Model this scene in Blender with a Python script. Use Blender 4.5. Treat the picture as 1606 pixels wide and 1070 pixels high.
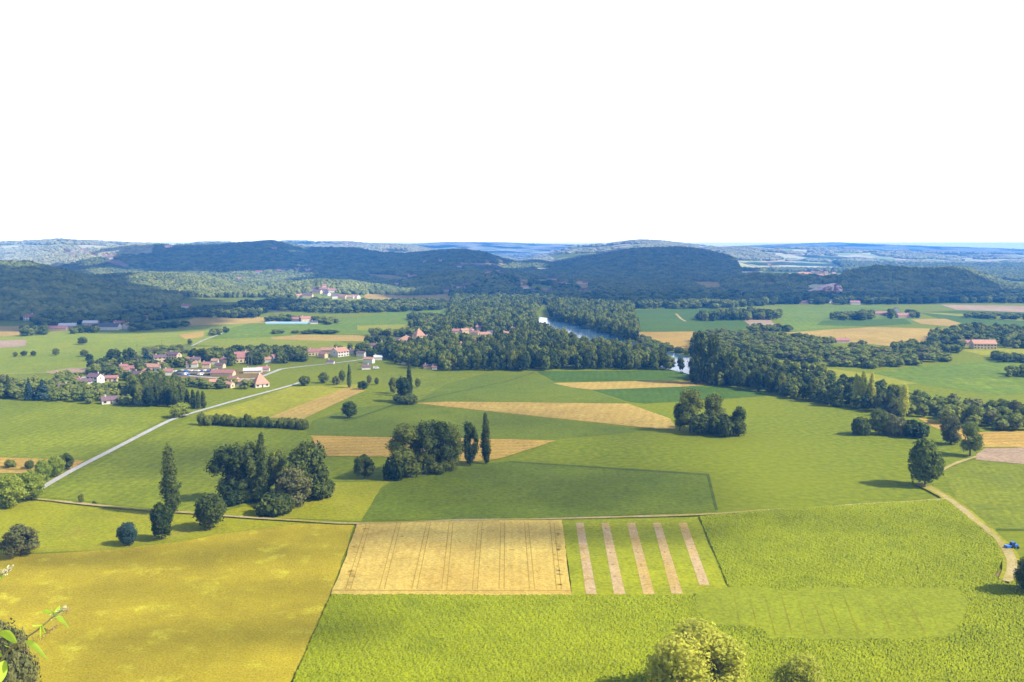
import bpy, math, random
import numpy as np
from mathutils import Vector, Matrix
from mathutils.geometry import tessellate_polygon

# ------------------------------------------------------------------ camera, sky, sun, exposure
sc = bpy.context.scene
for o in list(bpy.data.objects): bpy.data.objects.remove(o)
C = sc.collection
CAMH = 110.0; F = 1400.0; CX = 803.0; CY = 535.0; HZ = 388.0
TH = math.atan((CY-HZ)/F)
cam = bpy.data.cameras.new('camera'); co = bpy.data.objects.new('camera', cam); C.objects.link(co)
cam.sensor_width = 36.0; cam.lens = 36.0*F/1606.0
cam.clip_start = 0.1; cam.clip_end = 60000
co.location = (0, 0, CAMH); co.rotation_euler = (math.pi/2-TH, 0, 0)
sc.camera = co
SUN_EL = math.radians(41); SUN_AZ = math.radians(104)          # clockwise from +Y
SDIR = Vector((math.sin(SUN_AZ)*math.cos(SUN_EL), math.cos(SUN_AZ)*math.cos(SUN_EL), math.sin(SUN_EL)))
w = bpy.data.worlds.new("World"); sc.world = w; w.use_nodes = True
nt = w.node_tree; bgn = nt.nodes['Background']
sky = nt.nodes.new('ShaderNodeTexSky'); sky.sky_type = 'NISHITA'; sky.sun_disc = False
sky.sun_elevation = SUN_EL; sky.sun_rotation = SUN_AZ
tc = nt.nodes.new('ShaderNodeTexCoord'); sp = nt.nodes.new('ShaderNodeSeparateXYZ')
nt.links.new(tc.outputs['Generated'], sp.inputs[0])
mr = nt.nodes.new('ShaderNodeMapRange'); mr.interpolation_type = 'SMOOTHSTEP'
mr.inputs['From Min'].default_value = 0.30; mr.inputs['From Max'].default_value = 0.62
mr.inputs['To Min'].default_value = 1.0; mr.inputs['To Max'].default_value = 0.0
nt.links.new(sp.outputs['Z'], mr.inputs['Value'])
bgn.inputs['Strength'].default_value = 0.15
nt.links.new(sky.outputs[0], bgn.inputs['Color'])
bg2 = nt.nodes.new('ShaderNodeBackground'); bg2.inputs['Color'].default_value = (1.0, 1.0, 0.985, 1)
bg2.inputs['Strength'].default_value = 1.05
glow = nt.nodes.new('ShaderNodeMapRange'); glow.interpolation_type = 'SMOOTHSTEP'      # brighter milk low on the horizon
glow.inputs['From Min'].default_value = 0.0; glow.inputs['From Max'].default_value = 0.16
glow.inputs['To Min'].default_value = 3.0; glow.inputs['To Max'].default_value = 0.70
nt.links.new(sp.outputs['Z'], glow.inputs['Value']); nt.links.new(glow.outputs[0], bg2.inputs['Strength'])
mx = nt.nodes.new('ShaderNodeMixShader')
nt.links.new(mr.outputs[0], mx.inputs[0]); nt.links.new(bgn.outputs[0], mx.inputs[1]); nt.links.new(bg2.outputs[0], mx.inputs[2])
nt.links.new(mx.outputs[0], nt.nodes['World Output'].inputs['Surface'])
sl = bpy.data.lights.new('sun', 'SUN'); sl.energy = 5.0; sl.angle = math.radians(0.5); sl.color = (1.0, 0.93, 0.79)
so = bpy.data.objects.new('sun', sl); C.objects.link(so); so.rotation_euler = (-SDIR).to_track_quat('-Z', 'Y').to_euler()
so.location = (0, 0, 500)
sc.view_settings.view_transform = 'Standard'; sc.view_settings.look = 'None'
sc.view_settings.exposure = 0.82; sc.view_settings.gamma = 1.0
try: sc.cycles.transparent_max_bounces = 24
except Exception: pass
HAZE_DENS = 1.5e-4; HAZE_COL = (0.06, 0.34, 1.0, 1)
GAIN = 2.0           # picture value of a sunlit white flat at this exposure

rnd = random.Random(7); R = np.random.RandomState(11)

# ------------------------------------------------------------------ helpers
def L(c):
    c = c/255.0
    return c/12.92 if c <= .04045 else ((c+.055)/1.055)**2.4
def S(r, g, b, k=1.0):
    f = 1.0 if b > r*.85 else .55 if g > r*.97 else (.95 if b > r*.66 else .72)
    if f == .55: return (L(r)/GAIN*1.1*k, L(g)/GAIN*k, L(b*.3)/GAIN*k, 1)
    return (L(r)/GAIN*k, L(g)/GAIN*k, L(b*f)/GAIN*k, 1)

def ray(px, py):
    a = (px-CX)/F; b = (CY-py)/F
    return (a, math.cos(TH)+b*math.sin(TH), -math.sin(TH)+b*math.cos(TH))
def flat(px, py, z=0.0):
    d = ray(px, py); t = (CAMH-z)/max(-d[2], 1e-4)
    return (d[0]*t, d[1]*t, z)
def zat(px, py, y):                     # height on the ray at depth y
    d = ray(px, py); return CAMH+d[2]*y/d[1]
def proj(x, y, z):
    dz = z-CAMH
    dep = y*math.cos(TH)-dz*math.sin(TH); up = y*math.sin(TH)+dz*math.cos(TH)
    return CX+F*x/dep, CY-F*up/dep
def inpoly(px, py, poly):
    px = np.asarray(px, float); py = np.asarray(py, float); r = np.zeros(px.shape, bool)
    n = len(poly); j = n-1
    for i in range(n):
        xi, yi = poly[i]; xj, yj = poly[j]
        if yi != yj:
            r ^= ((yi > py) != (yj > py)) & (px < (xj-xi)*(py-yi)/(yj-yi)+xi)
        j = i
    return r
_g = np.random.RandomState(5).rand(256, 256)
def vnoise(x, y):
    x = np.asarray(x, float); y = np.asarray(y, float)
    xi = np.floor(x).astype(int); yi = np.floor(y).astype(int); fx = x-xi; fy = y-yi
    fx = fx*fx*(3-2*fx); fy = fy*fy*(3-2*fy)
    a = _g[xi % 256, yi % 256]; b = _g[(xi+1) % 256, yi % 256]; c = _g[xi % 256, (yi+1) % 256]; d = _g[(xi+1) % 256, (yi+1) % 256]
    return (a*(1-fx)+b*fx)*(1-fy)+(c*(1-fx)+d*fx)*fy
def fbm(x, y, o=4):
    s = 0; a = .5
    for k in range(o): s = s+a*vnoise(x*2**k+17*k, y*2**k+31*k); a *= .5
    return s

# ridges: crest depth, front width, back width, crest profile [(px, v)] (bare ground, trees stand on it)
RIDGES = [
 (2050, 830, 500, [(-700,425),(-300,421),(0,419),(50,418),(100,429),(150,442),(200,452),(260,460),(320,463),(380,472),(420,490),(450,508)]),
 (2350, 300, 350, [(-300,428),(0,428),(150,440),(185,437),(250,437),(290,437),(340,444),(370,455),(400,464),(440,478)]),
 (2060, 260, 400, [(400,480),(430,458),(455,451),(500,446),(550,448),(600,456),(640,468),(670,480)]),
 (4300, 1700, 900, [(60,425),(120,408),(160,396),(190,392),(250,389),(330,388),(400,384),(430,382),(460,388),(480,392),(520,394),(560,394),(600,400),(640,401),(680,397),(720,395),(760,400),(790,411),(815,415),(840,412),(870,415),(920,418),(1000,422),(1100,430),(1200,440)]),
 (2500, 560, 500, [(540,470),(600,446),(660,438),(720,430),(800,432),(860,440),(930,446),(990,452),(1060,450),(1120,446),(1180,447),(1240,455),(1300,480)]),
 (4600, 1900, 900, [(800,430),(870,416),(900,408),(940,401),(980,394),(1010,391),(1050,391),(1090,394),(1130,402),(1160,411),(1200,420),(1240,432),(1290,445)]),
 (2450, 430, 400, [(1120,470),(1160,438),(1200,430),(1240,432),(1290,436),(1330,430),(1370,423),(1400,424),(1440,429),(1480,427),(1510,428),(1540,440),(1570,458),(1600,484)]),
 (5800, 2400, 1500, [(-900,384),(0,384),(60,383),(100,380),(150,381),(200,384),(260,384),(330,386),(400,390),(480,400),(560,420)]),
 (7300, 3300, 2000, [(250,395),(320,383),(380,381),(480,382),(540,382),(600,384),(640,386),(690,394),(720,398),(780,405),(820,410),(850,402),(900,388),(940,385),(1000,379),(1030,380),(1070,385),(1120,390),(1180,389),(1260,391),(1320,392),(1400,395),(1500,398),(1606,400),(2300,400)]),
 (12000, 3500, 4000, [(-900,386),(300,388),(480,387),(560,387),(640,383),(700,380),(780,380),(860,383),(1000,386),(1100,388),(1200,384),(1300,380),(1340,382),(1450,386),(1606,391),(2300,391)]),
]
def height(x, y):
    x = np.asarray(x, float); y = np.asarray(y, float); yy = np.maximum(y, 1.0)
    px = CX+F*x/(yy*1.0055)
    z = np.zeros(x.shape)
    for (D, wf, wb, pr) in RIDGES:
        xs = [p[0] for p in pr]; zs = [max(0, CAMH-(p[1]-HZ)/F*D) for p in pr]
        top = np.interp(px, xs, zs, left=0 if xs[0] > -250 else zs[0], right=0 if xs[-1] < 1700 else zs[-1])
        t = np.where(y < D, (D-y)/wf, (y-D)/wb)
        p = np.clip(1-t, 0, 1); p = p*p*(3-2*p)
        if D in (2450,): p = np.clip(1.3*p, 0, 1)
        z = np.maximum(z, top*p)
    hm = np.clip(z/25, 0, 1)*np.clip((y-1200)/300, 0, 1)
    n = (fbm(x/420+3, y/420+9, 4)-.47)*34*np.clip(y/5000, .45, 1.15)+(fbm(x/160, y/160, 2)-.37)*8
    far = np.clip((9000-y)/3000, .25, 1)
    z = z+hm*n*far
    z = np.where(y > 1000, np.maximum(z, 0), z)
    # the bluff the picture was taken from
    c = np.where(y < 1.6, 108.4, np.where(y < 70, 108.4-(y-1.6)*1.05, np.where(y < 150, 36.6*((150-y)/80)**2, 0)))
    c = c+np.where((y > 4) & (y < 150), (fbm(x/9, y/9, 3)-.5)*4*np.clip((150-y)/60, 0, 1), 0)
    z = np.where(y < 150, np.maximum(c, z), z)
    return z
def h1(x, y): return float(height(np.array([x]), np.array([y]))[0])
def hit(px, py):
    d = ray(px, py)
    ts = np.concatenate([np.linspace(150, 1200, 200), np.linspace(1205, 15000, 2200)])/d[1]
    if d[2] < 0:
        tf = -CAMH/d[2]
        if tf*d[1] < 1190: return (d[0]*tf, d[1]*tf, 0.0)
    X = d[0]*ts; Y = d[1]*ts; Z = CAMH+d[2]*ts
    b = np.nonzero(Z < height(X, Y))[0]
    if len(b) == 0: return None
    i = b[0]; return (float(X[i]), float(Y[i]), h1(X[i], Y[i]))

def npmesh(name, V, T, mi=None, smooth=False):
    V = np.asarray(V, np.float32); T = np.asarray(T, np.int32); k = T.shape[1]
    me = bpy.data.meshes.new(name)
    me.vertices.add(len(V)); me.vertices.foreach_set('co', V.ravel())
    me.loops.add(len(T)*k); me.loops.foreach_set('vertex_index', T.ravel())
    me.polygons.add(len(T)); me.polygons.foreach_set('loop_start', np.arange(0, len(T)*k, k, dtype=np.int32))
    if mi is not None: me.polygons.foreach_set('material_index', np.asarray(mi, np.int32))
    me.polygons.foreach_set('use_smooth', np.full(len(T), smooth))
    me.update(calc_edges=True)
    return me
def link(name, me, mats=(), parent=None, loc=None):
    o = bpy.data.objects.new(name, me); C.objects.link(o)
    for m in (mats if isinstance(mats, (list, tuple)) else [mats]): me.materials.append(m)
    if parent: o.parent = parent
    if loc is not None: o.location = loc
    return o
def tag(o, label=None, cat=None, group=None, kind=None):
    if label: o['label'] = label
    if cat: o['category'] = cat
    if group: o['group'] = group
    if kind: o['kind'] = kind
    return o
def empty(name, loc, rz=0):
    o = bpy.data.objects.new(name, None); C.objects.link(o); o.location = loc; o.rotation_euler = (0, 0, rz)
    o.empty_display_size = 1; return o

class MB:
    def __init__(s): s.v = []; s.f = []; s.m = []
    def poly(s, pts, m=0):
        i = len(s.v); s.v += [tuple(p) for p in pts]; s.f.append(tuple(range(i, i+len(pts)))); s.m.append(m)
    def box(s, x0, x1, y0, y1, z0, z1, m=0):
        i = len(s.v); s.v += [(x, y, z) for z in (z0, z1) for y in (y0, y1) for x in (x0, x1)]
        for f in ((0,2,3,1),(4,5,7,6),(0,1,5,4),(2,6,7,3),(0,4,6,2),(1,3,7,5)): s.f.append(tuple(i+k for k in f)); s.m.append(m)
    def tube(s, pts, rs, n=6, m=0):
        b = len(s.v); P = [Vector(p) for p in pts]
        for k, p in enumerate(P):
            d = (P[min(k+1, len(P)-1)]-P[max(k-1, 0)]).normalized()
            a = d.cross(Vector((0.3, 1, 0.1))).normalized(); c = d.cross(a)
            for j in range(n):
                t = 2*math.pi*j/n; s.v.append(tuple(p+(a*math.cos(t)+c*math.sin(t))*rs[k]))
        for k in range(len(P)-1):
            for j in range(n):
                s.f.append((b+k*n+j, b+k*n+(j+1) % n, b+(k+1)*n+(j+1) % n, b+(k+1)*n+j)); s.m.append(m)
        s.f.append(tuple(b+j for j in range(n))[::-1]); s.m.append(m)
        s.f.append(tuple(b+(len(P)-1)*n+j for j in range(n))); s.m.append(m)
    def mesh(s, name):
        me = bpy.data.meshes.new(name); me.from_pydata(s.v, [], s.f)
        me.polygons.foreach_set('material_index', s.m); me.update(); return me
    def build(s, name, mats, parent=None, loc=None): return link(name, s.mesh(name), mats, parent, loc)

# ------------------------------------------------------------------ materials
def ground_mat(name, a, b, c=None, s1=.02, s2=.9, bump=0.0, rows=None, rough=.9, spots=None):
    """a/b mixed by broad patches, then a fine grain; rows = (angle, spacing, strength)"""
    m = bpy.data.materials.new(name); m.use_nodes = True; n = m.node_tree; B = n.nodes['Principled BSDF']
    B.inputs['Roughness'].default_value = rough
    B.inputs['Specular IOR Level'].default_value = 0.15
    g = n.nodes.new('ShaderNodeNewGeometry')
    def noise(sc_, det=5, ro=.6):
        t = n.nodes.new('ShaderNodeTexNoise'); t.inputs['Scale'].default_value = sc_; t.inputs['Detail'].default_value = det
        t.inputs['Roughness'].default_value = ro; n.links.new(g.outputs['Position'], t.inputs['Vector']); return t
    def mixc(f, x, y, mode='MIX'):
        t = n.nodes.new('ShaderNodeMix'); t.data_type = 'RGBA'; t.blend_type = mode
        for k, v in ((0, f), (6, x), (7, y)):
            if hasattr(v, 'is_linked'): n.links.new(v, t.inputs[k])
            else: t.inputs[k].default_value = v
        return t.outputs[2]
    def ramp(v, lo, hi):
        t = n.nodes.new('ShaderNodeMapRange'); t.inputs['From Min'].default_value = lo; t.inputs['From Max'].default_value = hi
        n.links.new(v, t.inputs['Value']); return t.outputs[0]
    col = mixc(ramp(noise(s1).outputs['Fac'], .38, .62), a, b)
    if c is not None:
        col = mixc(ramp(noise(s1*4.3, 6, .65).outputs['Fac'], .55, .72), col, c)
    fine = noise(s2, 4, .75)
    k = n.nodes.new('ShaderNodeMapRange'); k.inputs['From Min'].default_value = .25; k.inputs['From Max'].default_value = .75
    k.inputs['To Min'].default_value = .55; k.inputs['To Max'].default_value = 1.45; n.links.new(fine.outputs['Fac'], k.inputs['Value'])
    mm = n.nodes.new('ShaderNodeVectorMath'); mm.operation = 'SCALE'; n.links.new(col, mm.inputs[0]); n.links.new(k.outputs[0], mm.inputs['Scale'])
    col = mm.outputs[0]
    md = noise(.055, 6, .72); k3 = n.nodes.new('ShaderNodeMapRange'); k3.inputs['From Min'].default_value = .3; k3.inputs['From Max'].default_value = .7
    k3.inputs['To Min'].default_value = .86; k3.inputs['To Max'].default_value = 1.14; n.links.new(md.outputs['Fac'], k3.inputs['Value'])
    m4 = n.nodes.new('ShaderNodeVectorMath'); m4.operation = 'SCALE'; n.links.new(col, m4.inputs[0]); n.links.new(k3.outputs[0], m4.inputs['Scale']); col = m4.outputs[0]
    if rows:
        ang, spc, st = rows
        mp = n.nodes.new('ShaderNodeMapping'); mp.inputs['Rotation'].default_value = (0, 0, ang); n.links.new(g.outputs['Position'], mp.inputs[0])
        wv = n.nodes.new('ShaderNodeTexWave'); wv.inputs['Scale'].default_value = .314/spc; wv.inputs['Distortion'].default_value = 1.2
        wv.inputs['Detail'].default_value = 2; wv.inputs['Detail Scale'].default_value = .5
        n.links.new(mp.outputs[0], wv.inputs['Vector'])
        k2 = n.nodes.new('ShaderNodeMapRange'); k2.inputs['To Min'].default_value = 1-st; k2.inputs['To Max'].default_value = 1+st
        n.links.new(wv.outputs['Fac'], k2.inputs['Value'])
        m2 = n.nodes.new('ShaderNodeVectorMath'); m2.operation = 'SCALE'; n.links.new(col, m2.inputs[0]); n.links.new(k2.outputs[0], m2.inputs['Scale'])
        col = m2.outputs[0]
    n.links.new(col, B.inputs['Base Color'])
    if bump:
        bp = n.nodes.new('ShaderNodeBump'); bp.inputs['Strength'].default_value = bump; bp.inputs['Distance'].default_value = .6
        n.links.new(fine.outputs['Fac'], bp.inputs['Height']); n.links.new(bp.outputs[0], B.inputs['Normal'])
    return m
def leaf_mat(name, a, b, trans=.25, s=.6):
    m = bpy.data.materials.new(name); m.use_nodes = True; n = m.node_tree; n.nodes.remove(n.nodes['Principled BSDF'])
    g = n.nodes.new('ShaderNodeNewGeometry'); oi = n.nodes.new('ShaderNodeObjectInfo')
    t = n.nodes.new('ShaderNodeTexNoise'); t.inputs['Scale'].default_value = s; t.inputs['Detail'].default_value = 3
    n.links.new(g.outputs['Position'], t.inputs['Vector'])
    t2 = n.nodes.new('ShaderNodeTexNoise'); t2.inputs['Scale'].default_value = .045; t2.inputs['Detail'].default_value = 2
    n.links.new(g.outputs['Position'], t2.inputs['Vector'])
    ad = n.nodes.new('ShaderNodeMath'); ad.operation = 'ADD'; n.links.new(t.outputs['Fac'], ad.inputs[0]); n.links.new(t2.outputs['Fac'], ad.inputs[1])
    a2 = n.nodes.new('ShaderNodeMath'); a2.operation = 'MULTIPLY_ADD'; a2.inputs[1].default_value = .35; n.links.new(oi.outputs['Random'], a2.inputs[0]); n.links.new(ad.outputs[0], a2.inputs[2])
    r = n.nodes.new('ShaderNodeMapRange'); r.inputs['From Min'].default_value = .95; r.inputs['From Max'].default_value = 1.4; n.links.new(a2.outputs[0], r.inputs['Value'])
    mx = n.nodes.new('ShaderNodeMix'); mx.data_type = 'RGBA'; mx.inputs[6].default_value = a; mx.inputs[7].default_value = b; n.links.new(r.outputs[0], mx.inputs[0])
    d = n.nodes.new('ShaderNodeBsdfDiffuse'); tr = n.nodes.new('ShaderNodeBsdfTranslucent')
    n.links.new(mx.outputs[2], d.inputs['Color']); n.links.new(mx.outputs[2], tr.inputs['Color'])
    ms = n.nodes.new('ShaderNodeMixShader'); ms.inputs[0].default_value = trans
    n.links.new(d.outputs[0], ms.inputs[1]); n.links.new(tr.outputs[0], ms.inputs[2])
    n.links.new(ms.outputs[0], n.nodes['Material Output'].inputs['Surface'])
    return m
def flat_mat(name, col, rough=.8, noise=0.25, s=.8, metal=0, spec=.3):
    m = bpy.data.materials.new(name); m.use_nodes = True; n = m.node_tree; B = n.nodes['Principled BSDF']
    B.inputs['Roughness'].default_value = rough; B.inputs['Metallic'].default_value = metal; B.inputs['Specular IOR Level'].default_value = spec
    g = n.nodes.new('ShaderNodeTexCoord'); t = n.nodes.new('ShaderNodeTexNoise'); t.inputs['Scale'].default_value = s; t.inputs['Detail'].default_value = 4
    n.links.new(g.outputs['Object'], t.inputs['Vector'])
    k = n.nodes.new('ShaderNodeMapRange'); k.inputs['From Min'].default_value = .3; k.inputs['From Max'].default_value = .7
    k.inputs['To Min'].default_value = 1-noise; k.inputs['To Max'].default_value = 1+noise; n.links.new(t.outputs['Fac'], k.inputs['Value'])
    mm = n.nodes.new('ShaderNodeVectorMath'); mm.operation = 'SCALE'; mm.inputs[0].default_value = col[:3]; n.links.new(k.outputs[0], mm.inputs['Scale'])
    n.links.new(mm.outputs[0], B.inputs['Base Color']); return m

M = {}
M['valley'] = ground_mat('valley_grass', S(138,156,52), S(116,140,50), S(156,166,58), s1=.006, s2=.28, bump=.4)
M['green'] = ground_mat('green_crop', S(130,150,46), S(146,162,50), S(118,140,48), s1=.008, s2=.35, bump=.4, rows=(.35, 3.1, .05))
M['green_dark'] = ground_mat('dark_green_crop', S(116,140,44), S(128,148,46), S(104,130,46), s1=.012, s2=.45, bump=.4, rows=(1.2, 2.7, .05))
M['green_left'] = ground_mat('left_green_crop', S(124,146,50), S(150,168,60), S(134,152,54), s1=.007, s2=.33, bump=.4, rows=(.05, 5, .05))
M['green_blue'] = ground_mat('bluish_green_crop', S(96,132,66), S(84,122,62), s1=.008, s2=.25, rows=(.1, 5, .04))
M['green_far'] = ground_mat('far_green_meadow', S(132,164,70), S(118,150,72), S(150,172,72), s1=.004, s2=.15, rows=(.2, 9, .03))
M['sage'] = ground_mat('pale_sage_meadow', S(164,180,112), S(148,172,98), S(176,182,110), s1=.004, s2=.3)
M['lime'] = ground_mat('lime_meadow', S(178,184,84), S(164,172,74), s1=.01, s2=.3, rows=(-.6, 14, .03))
M['yellow_green'] = ground_mat('yellow_green_meadow', S(176,182,52), S(160,172,52), S(186,178,66), s1=.012, s2=.7, bump=.3)
M['gold'] = ground_mat('dry_golden_meadow', S(224,202,62), S(200,180,54), S(252,240,92), s1=.02, s2=1.5, bump=.5)
M['straw'] = ground_mat('ripe_wheat', S(232,197,132), S(244,215,152), S(221,185,120), s1=.02, s2=1.2, bump=.1, rows=(0, 3, .03))
M['orange'] = ground_mat('orange_wheat', S(224,186,116), S(212,172,104), S(230,196,126), s1=.012, s2=.5, rows=(1.45, 7, .09))
M['tan'] = ground_mat('tan_stubble', S(222,190,130), S(206,172,116), S(228,200,140), s1=.006, s2=.4, rows=(.2, 6, .05))
M['pink'] = ground_mat('pink_bare_soil', S(214,184,160), S(196,168,140), s1=.01, s2=.4)
M['strip'] = ground_mat('bare_strip', S(230,200,158), S(222,188,146), S(196,162,124), s1=.05, s2=1.2)
M['plot'] = ground_mat('mown_plot', S(160,176,50), S(178,190,56), S(146,162,52), s1=.03, s2=.8, rows=(1.57, 2.4, .03))
M['plot2'] = ground_mat('smooth_grass_plot', S(160,178,76), S(154,172,72), s1=.02, s2=.9)
M['plotline'] = ground_mat('plot_furrow', S(146,150,60), S(160,164,66), s1=.1, s2=1.5)
M['tram'] = ground_mat('tramline', S(196,162,92), S(208,176,106), s1=.2, s2=2)
M['road'] = ground_mat('pale_road', S(232,228,226), S(216,212,208), s1=.05, s2=1.5)
M['path'] = ground_mat('gravel_track', S(222,200,150), S(196,180,120), S(170,168,90), s1=.05, s2=1.2)
M['verge'] = ground_mat('dark_verge', S(84,110,40), S(104,124,44), s1=.1, s2=1.2)
M['soil'] = ground_mat('brown_soil', S(150,128,96), S(170,146,110), s1=.03, s2=.8)
M['corn'] = ground_mat('maize_leaves', S(150,168,60), S(162,180,72), S(132,152,56), s1=.012, s2=1.5, rows=(-.35, 2.2, .07))
M['leaf_mid'] = leaf_mat('leaf_mid', (.12,.16,.032,1), (.23,.26,.045,1), .3)
M['leaf_gold'] = leaf_mat('leaf_gold', (.42,.45,.06,1), (.62,.60,.10,1), .5, 1.0)
M['leaf'] = leaf_mat('leaf_green', (.085,.120,.024,1), (.22,.245,.045,1))
M['leaf_dark'] = leaf_mat('leaf_dark', (.042,.066,.020,1), (.135,.165,.036,1))
M['leaf_blue'] = leaf_mat('leaf_bluish', (.045,.085,.075,1), (.065,.11,.085,1))
M['leaf_bright'] = leaf_mat('leaf_bright', (.20,.26,.03,1), (.32,.36,.05,1), .35)
M['leaf_olive'] = leaf_mat('leaf_olive', (.13,.14,.05,1), (.20,.20,.07,1))
M['wood_leaf'] = leaf_mat('woodland_leaf', (.036,.068,.022,1), (.085,.125,.03,1), .2, .12)
M['far_leaf_painted_sun'] = leaf_mat('far_leaf_painted_sun', (.20,.22,.12,1), (.46,.46,.27,1), .15, .012)  # sunlit paleness of the far hills is put into this leaf colour
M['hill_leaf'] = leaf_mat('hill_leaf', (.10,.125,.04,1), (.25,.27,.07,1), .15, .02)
M['bark'] = flat_mat('bark', (.10,.08,.06,1), s=2)
M['pale_bark'] = flat_mat('pale_bark', (.38,.36,.33,1), s=2)
M['wall_white'] = flat_mat('white_render', (.62,.59,.54,1), noise=.12)
M['wall_cream'] = flat_mat('cream_stone', (.58,.47,.30,1), noise=.2)
M['wall_stone'] = flat_mat('pinkish_stone', (.46,.34,.27,1), noise=.25)
M['roof_red'] = flat_mat('red_tiles', (.34,.16,.14,1), noise=.3, s=1.5)
M['roof_orange'] = flat_mat('orange_tiles', (.44,.24,.16,1), noise=.3, s=1.5)
M['roof_brown'] = flat_mat('brown_tiles', (.16,.10,.12,1), noise=.3, s=1.5)
M['roof_slate'] = flat_mat('grey_slates', (.10,.10,.13,1), noise=.3, s=1.5)
M['roof_pale'] = flat_mat('pale_sheet_roof', (.55,.55,.58,1), noise=.1)
M['glass'] = flat_mat('window_glass', (.03,.04,.06,1), rough=.15, noise=.05, spec=.6)
M['doorwood'] = flat_mat('door_wood', (.14,.08,.05,1))
M['plastic'] = flat_mat('polytunnel_film', (.30,.45,.60,1), rough=.3, noise=.08)
M['rock'] = flat_mat('limestone', (.68,.50,.42,1), noise=.45, s=.05)
M['tyre'] = flat_mat('tyre_rubber', (.02,.02,.02,1))
M['pole'] = flat_mat('grey_timber', (.22,.19,.16,1))
for nm, c in (('car_white', (.75,.75,.75,1)), ('car_blue', (.03,.15,.55,1)), ('car_silver', (.42,.46,.52,1)), ('car_red', (.40,.04,.03,1)), ('car_dark', (.04,.05,.07,1))):
    M[nm] = flat_mat(nm, c, rough=.25, noise=.03, spec=.6)

# ------------------------------------------------------------------ ground (terrain sheet)
def build_ground():
    ang = np.concatenate([np.linspace(-180, -46, 34, endpoint=False), np.linspace(-46, -36, 30, endpoint=False), np.linspace(-36, 36, 620, endpoint=False),
                          np.linspace(36, 46, 30, endpoint=False), np.linspace(46, 180, 34, endpoint=False)])*math.pi/180
    rr = np.concatenate([np.geomspace(.6, 160, 70, endpoint=False), np.linspace(160, 1200, 20, endpoint=False), np.linspace(1200, 6500, 330, endpoint=False), np.geomspace(6500, 13800, 70)])
    A, RR = np.meshgrid(ang, rr); X = RR*np.sin(A); Y = RR*np.cos(A); Z = height(X, Y)
    na = len(ang); nr = len(rr)
    V = np.stack([X, Y, Z], -1).reshape(-1, 3); V = np.vstack([V, [[0, 0, 108.4]]])
    i, j = np.meshgrid(np.arange(nr-1), np.arange(na), indexing='ij'); j2 = (j+1) % na
    Q = np.stack([i*na+j, (i+1)*na+j, (i+1)*na+j2, i*na+j2], -1).reshape(-1, 4)
    T = np.vstack([Q[:, [0, 2, 1]], Q[:, [0, 3, 2]]]); c = len(V)-1
    fan = np.stack([np.full(na, c), np.arange(na), (np.arange(na)+1) % na], -1)
    T = np.vstack([T, fan[:, [0, 2, 1]]])
    T = T[:, [0, 2, 1]] if False else T
    me = npmesh('ground', V, T, smooth=True)
    # material: valley grass on the flat, woodland floor and field patchwork on the hills, limestone on the bluff
    m = bpy.data.materials.new('terrain'); m.use_nodes = True; n = m.node_tree; B = n.nodes['Principled BSDF']
    B.inputs['Roughness'].default_value = .95; B.inputs['Specular IOR Level'].default_value = .1
    g = n.nodes.new('ShaderNodeNewGeometry'); s = n.nodes.new('ShaderNodeSeparateXYZ'); n.links.new(g.outputs['Position'], s.inputs[0])
    def noise(scl, det=4):
        t = n.nodes.new('ShaderNodeTexNoise'); t.inputs['Scale'].default_value = scl; t.inputs['Detail'].default_value = det; n.links.new(g.outputs['Position'], t.inputs['Vector']); return t.outputs['Fac']
    def mixc(f, x, y):
        t = n.nodes.new('ShaderNodeMix'); t.data_type = 'RGBA'
        for k, v in ((0, f), (6, x), (7, y)):
            if hasattr(v, 'is_linked'): n.links.new(v, t.inputs[k])
            else: t.inputs[k].default_value = v
        return t.outputs[2]
    def ramp(v, lo, hi):
        t = n.nodes.new('ShaderNodeMapRange'); t.inputs['From Min'].default_value = lo; t.inputs['From Max'].default_value = hi; n.links.new(v, t.inputs['Value']); return t.outputs[0]
    val = mixc(ramp(noise(.006), .4, .6), S(136,154,54), S(116,140,54))
    val = mixc(ramp(noise(.3, 5), .35, .65), val, S(152,168,62))
    vo = n.nodes.new('ShaderNodeTexVoronoi'); vo.inputs['Scale'].default_value = .006; n.links.new(g.outputs['Position'], vo.inputs['Vector'])
    sepc = n.nodes.new('ShaderNodeSeparateColor'); n.links.new(vo.outputs['Color'], sepc.inputs[0])
    fld = mixc(ramp(sepc.outputs[0], .45, .55), (.34,.42,.18,1), (.60,.58,.36,1))
    fld = mixc(ramp(sepc.outputs[1], .72, .78), fld, (.55,.45,.32,1))
    hill = mixc(ramp(noise(.0024, 6), .44, .50), (.07,.10,.04,1), fld)
    c = mixc(ramp(s.outputs['Z'], 4, 10), val, hill)
    bl = mixc(ramp(noise(.35, 6), .35, .65), (.07,.09,.035,1), (.26,.22,.15,1))
    c = mixc(ramp(s.outputs['Y'], 150, 110), c, bl)
    n.links.new(c, B.inputs['Base Color'])
    tag(link('ground', me, m), kind='structure')
build_ground()

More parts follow.
